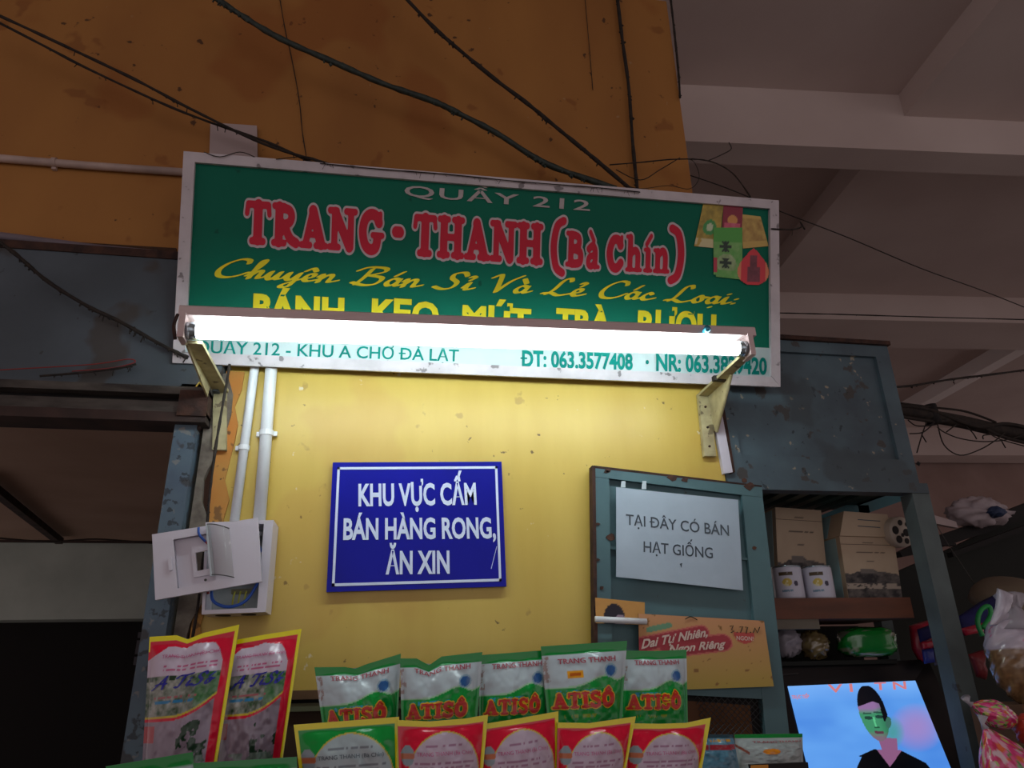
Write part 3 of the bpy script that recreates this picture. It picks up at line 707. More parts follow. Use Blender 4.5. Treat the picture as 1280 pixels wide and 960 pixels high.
MB().prism([T+Vector((-.016, 0, -.0)), T+Vector((.022, 0, .0)), e+Vector((.02, 0, 0)), e+Vector((-.014, 0, 0))], (0, 0, -.008)).build('arm', M_bracket, lp)
MB().prism([T+Vector((-.018, 0, 0)), e+Vector((-.016, 0, 0)), e+Vector((-.016, 0, -.012)), T+Vector((-.018, 0, -.05))], (.004, 0, 0)).build('arm_web', M_bracket, lp)
T, Lw, ob = bracket((880, 492), 0, (888, 570), .036, 0)
e = Vector((.912, 1.60, T.z-.0))
MB().prism([T+Vector((-.018, 0, -.0)), T+Vector((.018, 0, .0)), e+Vector((.014, 0, 0)), e+Vector((-.014, 0, 0))], (0, 0, -.008)).build('arm', M_bracket, lp)
MB().tube([T.lerp(e, .6)+Vector((.012, 0, -.008)), Vector((T.x+.022, 1.875, T.z-.12))], .005, 8).build('strut', M_bracket, lp)
MB().prism([T+Vector((.012, 0, 0)), T.lerp(e, .6)+Vector((.012, 0, 0)), T.lerp(e, .6)+Vector((.012, 0, -.012)), T+Vector((.016, 0, -.12))], (.004, 0, 0)).build('arm_web', M_bracket, lp)
for q in (.22, .55, .85):
    c = T.lerp(Lw, q); MB().lathe(c+Vector((0, .0, 0)), (0, -1, 0), [(.0035, 0), (.0035, .003), (.002, .004)], 10).build('screw', M_rust, lp)
q = T.lerp(e, .45)
MB().prism([q+Vector((-.024, -.008, .003)), q+Vector((.026, -.008, .003)), q+Vector((.026, .008, .003)), q+Vector((-.024, .008, .003))], (0, 0, -.014)).build('tape_band', M_cable, lp)
# white strip leaning beside the right bracket
ws = pxface([(890, 511), (901, 508), (916, 590), (905, 592)], 1.885)
o = tag(ws.slab('trunking_piece', M_boxw, .014), 'short white plastic trunking strip right of the right lamp bracket', 'trunking')
bs = pxface([(902, 512), (906, 512), (919, 590), (914, 592)], 1.89)
tag(bs.slab('wood_sliver', M_rust, .012), 'thin brown wooden sliver between the trunking strip and the blue cabinet', 'wood strip')

# ================================================================ BLUE SIGN
b = pxface([(416, 578), (627, 577), (633, 733), (408, 740)], 1.885)
bo = empty('notice_board', b.P(.5, 0), 'navy blue notice board with white border and three lines of white capitals', 'sign')
b.slab('board', M_navy, .012, bo)
ba = .028; bb = .04; tw = .014; th_ = .02
for (x0, x1, y0, y1) in ((ba, 1-ba, bb, bb+th_), (ba, 1-ba, 1-bb-th_, 1-bb), (ba, ba+tw, bb, 1-bb), (1-ba-tw, 1-ba, bb, 1-bb)):
    b.slab('border_line', M_whiteink, .001, bo, x0, x1, y0, y1, .0012)
ptext(b, 'KHU VỰC CẤM', (448, 632), (596, 630), (448, 606), bold=.03, m=M_whiteink, parent=bo)
ptext(b, 'BÁN HÀNG RONG,', (429, 674), (620, 672), (429.6, 649), bold=.03, m=M_whiteink, parent=bo)
ptext(b, 'ĂN XIN', (482, 717), (562, 716), (482.5, 690), bold=.03, m=M_whiteink, parent=bo)
MB().tube([b.hit(614, 711), b.hit(621, 683)], .0008, 4).build('scratch', M_whiteink, bo)

# ================================================================ FUSE BOX
eb = empty('fuse_box', at(297, 770, 1.87), 'open white wall fuse box with wires showing and its cover hanging askew', 'fuse box')
F = pxface([(257, 653), (342, 650), (332, 765), (252, 768)], 1.80)
bk = .093
def rim(name, a0, a1, b0, b1, m=M_boxw): F.slab(name, m, bk, eb, a0, a1, b0, b1)
rim('box_side', 0, .045, 0, 1); rim('box_side', .86, 1, .0, 1); rim('box_top', .045, .86, .96, 1)
rim('box_bottom', .045, .86, 0, .045)
F.slab('back_plate', M_boxin, .004, eb, .045, .86, .045, .96, -.07)
F.slab('terminal_block', mat('terminal_beige', '6E6A4E', rough=.6), .012, eb, .40, .72, .22, .27, -.03)
F.slab('earth_bar', M_pipe, .01, eb, .5, .8, .86, .9, -.03)
for k, a_ in enumerate((.46, .55, .64)): MB().tube(smooth_line([F.P(a_, .24, -.028), F.P(a_-.01, .17, -.02), F.P(a_-.03, .09, -.03)]), .002, 6).build('wire', M_yelwire, eb, True)
MB().tube(smooth_line([F.P(.12, .30, -.01), F.P(.16, .14, -.006), F.P(.4, .07, -.004), F.P(.66, .13, -.01), F.P(.83, .32, -.012)]), .0036, 8).build('wire', M_bluewire, eb, True)
MB().tube(smooth_line([F.P(.70, .86, -.03), F.P(.78, .74, -.02), F.P(.84, .66, -.02)]), .0036, 8).build('wire', M_bluewire, eb, True)
MB().tube([F.P(.07, .30, .001), F.P(.09, .21, .001)], .003, 6).build('wire', M_red, eb)
MB().lathe(F.P(.7, .88, -.03), F.n, [(.012, 0), (.012, .01), (.006, .012)], 16).build('grommet', M_pipe, eb, True)
F.slab('mounting_tab', M_boxw, .02, eb, .80, .86, .50, .56, 0)
for cx in (278, 310):
    c = F.hit(cx, 768); c.x *= 1.02; c.y = 1.846; c.z = F.P((cx-252)/80, 0).z-.0008
    MB().lathe(c, (0, 0, -1), [(.017, 0), (.017, .0012)], 20).build('knockout_hole', M_black, eb)
K = pxface([(190, 668), (322, 647), (327, 727), (194, 750)], 1.76)
cvr = empty('cover', K.P(.5, .5)); cvr.parent = eb; cvr.matrix_parent_inverse = Matrix.Translation(eb.location).inverted()
def kp(px, py, off=0): a, b_ = K.ab(px, py); return K.P(a, b_, off)
outer = [(190, 668), (322, 647), (327, 727), (194, 750)]
win = [(216.5, 674.5), (264, 666), (270, 725), (222, 735.5)]
mb = MB()
for i in range(4):
    j = (i+1) % 4
    mb.prism([kp(*outer[i]), kp(*outer[j]), kp(*win[j]), kp(*win[i])], -K.n*.012)
mb.build('cover_frame', M_boxw, cvr)
hole = [(243, 690), (258, 687), (260, 710), (245, 713)]
mb = MB()
wi2 = [kp(*q, off=-.016) for q in win]; ho2 = [kp(*q, off=-.016) for q in hole]
for i in range(4):
    j = (i+1) % 4; mb.prism([wi2[i], wi2[j], ho2[j], ho2[i]], -K.n*.002)
for i in range(4):
    j = (i+1) % 4
    a_ = kp(*win[i], off=0); b_ = kp(*win[j], off=0); mb.add([a_, b_, wi2[j], wi2[i]], [(0, 1, 2, 3)])
mb.build('recess', M_boxw, cvr)
ins = [(237, 682), (262, 678), (266, 717), (241, 721)]
mb = MB()
for i in range(4):
    j = (i+1) % 4; mb.prism([kp(*ins[i], off=-.010), kp(*ins[j], off=-.010), kp(*hole[j], off=-.010), kp(*hole[i], off=-.010)], -K.n*.006)
mb.build('inner_frame', M_boxw, cvr)
mb = MB(); fl = []
n = 10
for k in range(n+1):
    t = k/n; off = .004+.022*math.sin(math.pi*(t*.9+.08))
    fl.append((kp(260+27*t, 656+5*t, off), kp(266+27*t, 719+3*t, off)))
vs = [q for pr in fl for q in pr]; mb.add(vs, [(2*k, 2*k+2, 2*k+3, 2*k+1) for k in range(n)])
mb.build('clear_flap', M_flap, cvr, True)
mb = MB()
for edge in (0, 1): mb.tube([pr[edge] for pr in fl], .0012, 5)
mb.build('flap_rim', M_tvgrey, cvr)
MB().prism([kp(258, 657, .004), kp(263, 656, .004), kp(269, 720, .004), kp(264, 721, .004)], K.n*.006).build('hinge', M_tape, cvr)
mb = MB(); mb.prism([kp(210, 698, 0), kp(215, 697, 0), kp(216, 713, 0), kp(212, 714, 0)], K.n*.005); mb.build('latch', M_boxw, cvr)
MB().tube(smooth_line([kp(249, 660, .006), kp(250, 669, .008), kp(258, 678, .004)]), .0028, 8).build('wire', M_bluewire, cvr, True)
MB().tube([kp(258, 678, .006), kp(264, 684, .008)], .0022, 6).build('wire', M_red, cvr, True)
MB().lathe(kp(257, 725, 0), K.n, [(.003, 0), (.003, .002)], 10).build('screw', M_tvgrey, cvr)

# ================================================================ CABINET (right)
X0, X1 = .968, 1.595
zt = 2.565; zb2 = 2.105
cb = empty('tall_cabinet', (1.28, 1.95, 1.3), 'tall old blue-grey wooden cabinet standing right of the yellow wall, upper doorless shelf open', 'cabinet')
def cbx(name, x0, x1, y0, y1, z0, z1, m=M_blue, par=None): return MB().box(x0, x1, y0, y1, z0, z1).build(name, m, par or cb)
def cpoly(name, pts, Y, th, m=M_blue, par=None):
    return MB().prism([at(x, y, Y) for x, y in pts], (0, th, 0)).build(name, m, par or cb)
Y0 = 1.9
cbx('panel', X0+.03, X1-.03, Y0+.014, Y0+.03, zb2+.02, zt-.02)
cbx('stile', X0, X0+.055, Y0, Y0+.03, zb2, zt); cbx('stile', X1-.05, X1, Y0, Y0+.03, zb2, zt)
cbx('rail', X0+.055, X1-.05, Y0, Y0+.03, zb2, zb2+.075); cbx('rail', X0+.055, X1-.05, Y0, Y0+.03, zt-.04, zt)
cbx('top_board', X0-.01, X1+.005, Y0-.012, Y0+.3, zt, zt+.014, M_rust)
cbx('side_panel', X1-.02, X1, Y0+.03, Y0+.3, zb2, zt)
cbx('lintel', X0, X1+.02, Y0-.008, Y0+.04, zb2-.03, zb2)
cbx('post', X1-.036, X1+.022, Y0-.004, Y0+.05, .0, zb2-.03, M_postgrey)
cbx('post', X1-.005, X1+.035, Y0+.3, Y0+.34, .0, zb2, M_postgrey)
cbx('post', X0-.01, X0+.06, Y0+.02, Y0+.06, .0, zb2-.03)
# underside of the upper box: ribbed dark sheet
for k in range(8):
    x = X0+.02+k*.068
    cbx('rib', x, x+.03, Y0+.04, Y0+.36, zb2-.014, zb2+.0, M_slatgreen)
cbx('ribbed_sheet', X0, X1, Y0+.03, Y0+.38, zb2, zb2+.01, M_slatgreen)
cpoly('back_board', [(1000, 655), (1128, 602), (1128, 626), (1055, 652), (1030, 672)], Y0+.3, .012, M_teal)
# shelf board
zs = at(1000, 748, 2.0).z
cbx('shelf_board', X0+.04, 1.545, 1.985, 2.28, zs-.058, zs, M_shelf)
cbx('shelf_batten', X0+.06, 1.24, 1.99, 2.02, zs-.085, zs-.058, mat('batten_grey', '6A6458', rough=.7))
# lower shelf for the television
cbx('lower_shelf', X0, 1.7, 1.9, 2.35, 1.255, 1.275, M_shelf)
cbx('lower_back', X0, 1.6, 2.34, 2.36, 1.0, zs-.06, M_tarp)
cbx('middle_shelf', X0+.04, 1.545, 2.1, 2.33, 1.60, 1.612, M_tarp)

# ---- door standing against the wall
D = pxface([(742, 583), (952, 608), (992, 965), (748, 965)], [1.86, 1.86, 1.86, 1.86])
dr = empty('cabinet_door', D.P(.5, 0), 'blue-green framed cabinet door with rusty edges swung open against the yellow wall', 'door')
def dbar(name, pts, th=.028, off=0, m=M_bluedoor): return MB().prism([kq(D, p, off) for p in pts], -D.n*th).build(name, m, dr)
def kq(Fc, p, off=0): a, b_ = Fc.ab(*p); return Fc.P(a, b_, off)
dbar('stile', [(742, 583), (761, 585), (768, 965), (748, 965)])
dbar('stile', [(926, 605), (952, 608), (992, 965), (962, 965)])
dbar('top_rail', [(742, 583), (952, 608), (953, 617), (953, 622), (761, 598), (742, 596)], off=.001)
dbar('middle_rail', [(761, 682), (936, 697), (936, 700), (761, 686)], off=-.004, th=.02)
dbar('lower_rail', [(765, 852), (966, 858), (976, 875), (766, 864)], off=-.001)
dbar('panel', [(757, 594), (930, 612), (955, 862), (762, 856)], th=.01, off=-.014)
dbar('edge_strip', [(740, 582), (744, 583), (749, 965), (745, 965)], th=.032, off=.002, m=M_rust)
dbar('top_edge', [(742, 582), (952, 607), (952, 609), (742, 585)], th=.03, off=.002, m=M_rust)
rdm = random.Random(5)
for (cx, cy, r_) in ((840, 597, 6), (856, 600, 5), (760, 588, 4), (764, 672, 7), (937, 608, 7), (747, 655, 3), (747, 700, 3), (942, 685, 3), (758, 590, 3), (930, 601, 4), (752, 735, 3)):
    pts = [(cx+r_*math.cos(t*.785)*rdm.uniform(.6, 1.2), cy+r_*.7*math.sin(t*.785)*rdm.uniform(.6, 1.2)) for t in range(8)]
    dbar('rust_patch', pts, th=.0015, off=.0028, m=M_rustspot)
# mesh in the lower part, one joined part
mm = MB()
def mpt(u, v, off=-.012): return kq(D, (870+u*(968-870)+v*10, 866+v*100+u*8), off)
for k in range(-13, 14):
    for sgn in (1, -1):
        a_ = None
        pts = []
        for t in range(0, 15):
            v = t/14; u = k/13.0+v*.95*sgn + (0 if sgn > 0 else 0)
            if 0 <= u <= 1: pts.append(mpt(u, v))
        if len(pts) > 1: mm.tube([pts[0], pts[-1]], .0009, 4)
tag(mm.build('wire_mesh', M_mesh, dr), kind='stuff')
dbar('mesh_backing', [(855, 864), (966, 872), (978, 965), (858, 965)], th=.004, off=-.024, m=M_black)
dbar('backing_board', [(858, 876), (942, 882), (950, 965), (858, 965)], th=.003, off=-.0195, m=M_cardboard)
# paper notice
N_ = pxface([(770, 609), (922, 625), (929, 738), (770, 721)], 1.85)
nb = empty('paper_notice', N_.P(.5, 0), 'white paper notice with two lines of grey capitals taped to the blue door', 'notice')
def Ncurl(a, b_, off=0): return N_.P(a, b_, off+.003*math.sin(a*5+b_*3)*.5+.002*fbm(a*5, b_*4))
V = []; Fc = []
nx, ny = 24, 18
for j in range(ny+1):
    for i in range(nx+1): V.append(Ncurl(i/nx, j/ny))
for j in range(ny):
    for i in range(nx): k = j*(nx+1)+i; Fc.append((k, k+1, k+nx+2, k+nx+1))
k0 = len(V); V += [v-N_.n*.0006 for v in V]; Fc += [tuple(reversed([q+k0 for q in f])) for f in Fc]
link('sheet', V, Fc, M_paper, nb, True)
def ntext(t, bl, br, cap, bold): A = N_.ab(*bl); B = N_.ab(*br); C_ = N_.ab(*cap); put_text(Ncurl, t, A, B, up=(C_[0]-A[0], C_[1]-A[1]), bold=bold, m=M_ink, parent=nb, off=.0012)
ntext('TẠI ĐÂY CÓ BÁN', (782, 656), (911, 670), (782, 643), .008)
ntext('HẠT GIỐNG', (804, 690), (891, 698), (804, 677), .008)
for q in ([(776, 602), (781, 602), (781, 610), (775, 610)], [(802, 602), (807, 602), (807, 612), (801, 612)]):
    MB().prism([kq(D, p, .006) for p in q], D.n*.0005).build('tape', M_tape, nb)
MB().prism([N_.hit(849, 705)+N_.n*.004, N_.hit(852, 704)+N_.n*.004, N_.hit(851, 710)+N_.n*.004], N_.n*.0005).build('tape_mark', M_ink, nb)

# orange poster
O_ = pxface([(798, 767), (955, 776), (967, 858), (800, 864)], 1.845)
op = empty('poster', O_.P(.5, 0), 'faded orange advertising poster with red slogan banner on the lower blue door', 'poster')
def Oc(a, b_, off=0): return O_.P(a, b_, off+.004*max(0, .35-b_)*a*3*.3)
def p_orange(u, v):
    c = mixc(L_('AE963E'), L_('CC9466'), v+.1*fbm(u*4, v*4))
    if fbm(u*14, v*8, 4) > .78: c = L_('8A6030')
    return c
def p_or2(u, v):
    # pixel space of the poster
    px = 798+u*160; py = 862-v*92+u*2
    # red banner: rotated rounded bars
    def rb(x0, y0, x1, y1, h):
        dx, dy = x1-x0, y1-y0; l = math.hypot(dx, dy); t = ((px-x0)*dx+(py-y0)*dy)/l; nn = abs(-(px-x0)*dy+(py-y0)*dx)/l
        t = max(-h*.4, min(l+h*.0, t)); q = math.hypot(px-(x0+dx*t/l), py-(y0+dy*t/l)); return q-h
    d = min(rb(805, 807, 876, 791, 8), rb(838, 812, 902, 804, 10))
    d2 = rb(812, 789, 836, 783, 3.5)
    e = math.hypot(px-930, py-792)
    if d < 0: return L_('A83440')
    if d < 2: return L_('C86A60')
    if d2 < 0: return L_('6A9A78')
    if e < 13 and py > 790: return L_('C8504A')
    return p_orange(u, v)
print_grid('sheet', Oc, p_or2, 110, 64, M_card, op, .0)
_v = [O_.P(*q) for q in ((0, 0), (1, 0), (1, 1), (0, 1))]
MB().prism([O_.P(0, 0, -.002), O_.P(1, 0, -.002), O_.P(1, 1, -.002), O_.P(0, 1, -.002)], -O_.n*.0008).build('paper_back', M_cardboard, op)
def otext(t, bl, br, cap, bold, m, **k): A = O_.ab(*bl); B = O_.ab(*br); C_ = O_.ab(*cap); put_text(O_.P, t, A, B, up=(C_[0]-A[0], C_[1]-A[1]), bold=bold, m=m, parent=op, off=.003, **k)
M_oink = mat('faded_white_ink', 'D8C0B4', rough=.5)
otext('Dai Tự Nhiên,', (801, 811), (884, 795), (802, 800), .03, M_oink, shear=.2)
otext('Ngon Riêng', (835, 817), (906, 809), (836, 807), .03, M_oink, shear=.2)
otext('NGON!', (920, 800), (941, 801), (920, 795), .02, M_oink)
mb = MB()
for pts in ([(912, 783), (916, 782), (914, 787), (917, 789), (913, 791)], [(920, 791), (921, 790)], [(924, 784), (928, 783), (925, 791)], [(931, 784), (934, 784), (932, 792)], [(937, 791), (938, 790)], [(941, 791), (943, 785), (946, 791), (949, 784)]):
    mb.tube([O_.hit(*p)+O_.n*.003 for p in pts], .0012, 5)
mb.build('handwriting', M_blackink, op)
mb = MB(); mb.tube(smooth_line([O_.hit(856, 774)+O_.n*.003, O_.hit(863, 771)+O_.n*.003, O_.hit(871, 775)+O_.n*.003]), .0012, 5); mb.build('pen_mark', M_blackink, op)
Q_ = pxface([(744, 747), (806, 753), (806, 781), (745, 779)], 1.85)
qp = empty('poster', Q_.P(.5, 0), 'small orange poster scrap with the top of a dark-haired head', 'poster')
def p_q(u, v):
    if ((u-.38)/.22)**2+((v-.2)/.62)**2 < 1:
        return L_('1E1826') if not (((u-.5)/.12)**2+((v-.1)/.3)**2 < 1) else L_('A08A9A')
    return mixc(L_('D09A50'), L_('C08A48'), fbm(u*4, v*4))
print_grid('sheet', Q_.P, p_q, 40, 20, M_card, qp, 0)
MB().prism([Q_.P(0, 0, -.001), Q_.P(1, 0, -.001), Q_.P(1, 1, -.001), Q_.P(0, 1, -.001)], -Q_.n*.0008).build('paper_back', M_cardboard, qp)
o = MB().tube([at(744, 774, 1.835), at(808, 777, 1.835)], .0075, 14).build('white_roll', M_pipe, None, True)
tag(o, 'short white plastic tube lying across the small head poster', 'tube')

# ================================================================ CARTONS, CANS AND PACKS ON THE SHELF
def p_carton(u, v):
    c = mixc(L_('BBA68C'), L_('AE9880'), fbm(u*3, v*3))
    if .0 < v < .46:
        h = .44-.16*abs(u-.45)+.05*fbm(u*8, 1)
        if v < h:
            c = mixc(L_('1E1A1E'), L_('8A8078'), fbm(u*9, v*14, 2)*1.2-.4)
            if .17 < v < .25 and fbm(u*10, v*20) > .35: c = L_('A8998A')
    if abs(v-.44) < .035 and abs(u-.42) < .13: c = L_('6E6660')
    if abs(v-.74) < .008 and abs(u-.5) < .28 and hsh(int(u*40), 0) > .25: c = L_('4A4038')
    if abs(v-.60) < .012 and abs(u-.5) < .08: c = L_('5A5048')
    if abs(v-.90) < .006 and abs(u-.5) < .1: c = L_('6A5E50')
    return c
def carton(px, Y, depth, label, side='8FB0B4', nx=36, ny=70, group='cream printed cartons on the cabinet shelf'):
    Fq = pxface(px, Y); e = empty('carton', Fq.P(.5, 0), label, 'carton')
    q = [Fq.P(0, 0), Fq.P(1, 0), Fq.P(1, 1), Fq.P(0, 1)]
    MB().prism(q, (0, depth, 0)).build('body', M_cream, e)
    print_grid('printed_front', Fq.P, p_carton, nx, ny, M_card, e, .001)
    MB().prism([Fq.P(0, .02)+Vector((-.001, .02, 0)), Fq.P(0, .98)+Vector((-.001, .02, 0)), Fq.P(0, .98)+Vector((-.001, depth-.01, 0)), Fq.P(0, .02)+Vector((-.001, depth-.01, 0))], (-.001, 0, 0)).build('side_label', mat('carton_side', side, rough=.6), e)
    MB().tube([Fq.P(0, .87, .001), Fq.P(1, .87, .001)], .0007, 4).build('lid_seam', M_railbrown, e)
    return e
zf = lambda x, Y: None
def foot(px, Y, z):   # pixel y at which plane Y meets height z, at column px
    lo_, hi = 400, 960
    for _ in range(40):
        m_ = (lo_+hi)/2
        if at(px, m_, Y).z > z: lo_ = m_
        else: hi = m_
    return lo_
yb = foot(1000, 2.12, zs+.001)
carton([(969, 634), (1026, 638), (1037, foot(1037, 2.12, zs+.001)), (974, yb)], 2.12, .1, 'left tall cream carton with dark landscape print, behind the two cans')
yb2 = foot(1090, 2.06, zs+.001)
carton([(1049, 670), (1117, 672), (1128, foot(1128, 2.06, zs+.001)), (1061, foot(1061, 2.06, zs+.001))], 2.06, .1, 'right tall cream carton with dark landscape print, under a flat carton')
Fq = pxface([(1055, 639), (1109, 643), (1117, 671.5), (1050, 669.5)], 2.05)
e = empty('carton', Fq.P(.5, 0), 'flat cream carton lying on top of the right tall carton', 'carton')
MB().prism([Fq.P(0, 0), Fq.P(1, 0), Fq.P(1, 1), Fq.P(0, 1)], (0, .16, 0)).build('body', M_cream, e)
MB().prism([Fq.P(0, .04)+Vector((-.001, .07, 0)), Fq.P(0, .96)+Vector((-.001, .07, 0)), Fq.P(0, .96)+Vector((-.001, .15, 0)), Fq.P(0, .04)+Vector((-.001, .15, 0))], (-.001, 0, 0)).build('side_label', MATS['carton_side'], e)
for y_ in (649, 657): MB().prism([Fq.hit(1072, y_)+Fq.n*.001, Fq.hit(1100, y_+2)+Fq.n*.001, Fq.hit(1100, y_+3)+Fq.n*.001, Fq.hit(1072, y_+1)+Fq.n*.001], Fq.n*.0003).build('print_line', M_ink, e)
# dotted tub
c0 = at(1123, 661, 2.03)
e = empty('dotted_tub', c0, 'round whitish tub with black round dots beside the flat carton, right end of shelf', 'tub')
MB().lathe(c0+Vector((0, .09, 0)), (.15, -1, -.1), [(.035, 0), (.047, .004), (.048, .085), (.046, .09)], 24).build('tub_body', mat('tub_white', 'B4A89A', rough=.5), e, True)
axd = Vector((.15, -1, -.1)).normalized(); sd_ = Vector((1, .15, 0)).normalized(); ud_ = sd_.cross(axd).normalized()
for dx, dz, r_ in ((-.018, .024, .012), (-.028, -.004, .013), (.012, .028, .009), (.014, .002, .012), (-.006, -.028, .009), (.034, .012, .007), (.022, -.024, .008), (-.002, .010, .006)):
    MB().lathe(c0+Vector((0, .09, 0))+axd*.0905+sd_*dx+ud_*dz, axd, [(r_, 0), (r_, .001)], 14).build('dot', M_black, e)
for i_, (cx, lab) in enumerate(((988, 'left of two small white cans with gold emblem on the shelf'), (1026, 'right of two small white cans with gold emblem on the shelf'))):
    c = at(cx, 748, 2.04); c.z = zs+.0005
    e = empty('can', c, lab, 'can', 'small white cans on the cabinet shelf')
    r_ = .043; h_ = .093
    MB().lathe(c, (0, 0, 1), [(r_*.97, 0), (r_, .004), (r_, h_-.006), (r_*.96, h_-.002)], 32).build('can_body', M_can, e, True)
    MB().lathe(c+Vector((0, 0, h_-.003)), (0, 0, 1), [(r_*.98, 0), (r_*.99, .004), (r_*.9, .005), (r_*.88, .002)], 32).build('rim', M_tin, e, True)
    def cyl(a, b_, off, c=c): th = -math.pi/2-.6+(a-.5)*1.6; return c+Vector(((r_+off)*math.cos(th+.0), (r_+off)*math.sin(th), b_*h_))
    def p_can(u, v):
        if ((u-.52)/.2)**2+((v-.5)/.14)**2 < 1: return L_('C8B050') if hsh(int(u*14), int(v*14)) > .3 else L_('D8D0A0')
        if abs(v-.8) < .07 and abs(u-.5) < .3 and fbm(u*12, v*9) > .32: return L_('4A3A20')
        if abs(v-.2) < .04 and abs(u-.5) < .25 and fbm(u*14, v*9, 3) > .4: return L_('6A8AA0')
        if ((u-.88)/.09)**2+((v-.45)/.1)**2 < 1: return L_('3A3448')
        return L_('C4C4D2')
    print_grid('printed_label', cyl, p_can, 40, 40, M_card, e, .0006, b0=.06, b1=.93)
# lower packs on the television
zm = 1.613
def blobmesh(c, sx, sy, sz, paint=None, seed=0, nu=36, nv=24, lump=.12, fr_=3.0, sq=1.0):
    V = []; Cc = []; Fc = []
    c = Vector(c)
    def sp(t): return math.copysign(abs(t)**sq, t)
    for j in range(nv+1):
        ph = math.pi*j/nv-math.pi/2
        for i in range(nu):
            th = 2*math.pi*i/nu
            x = sp(math.cos(ph))*sp(math.cos(th)) if sq != 1 else math.cos(ph)*math.cos(th)
            y = sp(math.cos(ph))*sp(math.sin(th)) if sq != 1 else math.cos(ph)*math.sin(th)
            z = sp(math.sin(ph))
            g = 1+lump*(fbm(fr_*math.cos(th)*math.cos(ph)+5, fr_*math.sin(th)*math.cos(ph)+fr_*2*math.sin(ph)+5, seed)-.5)*2
            V.append(c+Vector((x*sx*g, y*sy*g, z*sz*g))); Cc.append(paint(i/nu, j/nv) if paint else (1, 1, 1))
    for j in range(nv):
        for i in range(nu): Fc.append((j*nu+i, j*nu+(i+1) % nu, (j+1)*nu+(i+1) % nu, (j+1)*nu+i))
    return V, Fc, Cc
def blob_obj(name, c, s_, m, label, cat, seed=0, paint=None, parent=None, **k):
    V, Fc, Cc = blobmesh(c, *s_, paint=paint, seed=seed, **k)
    o = link(name, V, Fc, m, parent, True, ink=Cc if paint else None)
    if label: tag(o, label, cat)
    return o
blob_obj('plastic_bag', at(983, 803, 2.15)+Vector((0, 0, .004)), (.042, .04, .045), M_clearbag, 'crumpled clear plastic bag left end of the shelf above the television', 'bag', 4, lump=.35, fr_=5)
def p_snack(u, v): return mixc(L_('8A7A4A'), L_('5A4A38'), fbm(u*14, v*10, 3)*1.4-.2)
blob_obj('snack_bag', at(1017, 806, 2.13)+Vector((0, 0, .0)), (.045, .04, .042), M_candy, 'small bag of yellow-brown snacks between clear bag and green pack', 'bag', 5, paint=p_snack, lump=.25, fr_=5)
def p_gpack(u, v):
    t = (u*4) % 1
    if v > .72: return L_('0E8A2E')
    if fbm(u*8, v*5, 7) > .62: return L_('9AA08A')
    return mixc(L_('1E9A3A'), L_('0C6A24'), fbm(u*6, v*6, 2))
blob_obj('green_pack', at(1083, 803, 2.13), (.088, .05, .044), M_candy, 'bright green plastic pack lying above the television', 'pack', 6, paint=p_gpack, lump=.12, sq=.6)

# ================================================================ TELEVISION
Ft = Face(at(985, 857, 2.09), at(1145, 850, 2.09), at(1196, 975, 1.985), at(1014, 975, 1.985))
bot_l = Ft.P(0, -.55); 
tv = empty('television', Ft.P(.5, -.5), 'black television showing a person in a dark cap against blue, under the shelf', 'television')
def tvp(a, b_, off=0): return Ft.P(a, b_, off)
B1 = -.9
fl_ = [(-.30, 1.24), (1.17, 1.22), (1.17, B1-.12), (-.30, B1-.12)]
inn = [(0, 1), (1, 1), (1, B1), (0, B1)]
mb = MB()
for i in range(4):
    j = (i+1) % 4; mb.prism([tvp(*fl_[i]), tvp(*fl_[j]), tvp(*inn[j], -.006), tvp(*inn[i], -.006)], -Ft.n*.03)
mb.build('bezel', M_tv, tv)
MB().prism([tvp(*q, -.02) for q in fl_], Vector((0, .17, .0))).build('casing', M_tv, tv)
MB().prism([tvp(-.04, 1.12, .001), tvp(.1, 1.125, .001), tvp(.1, 1.14, .001), tvp(-.04, 1.135, .001)], Ft.n*.0006).build('trim_strip', M_tvgrey, tv)
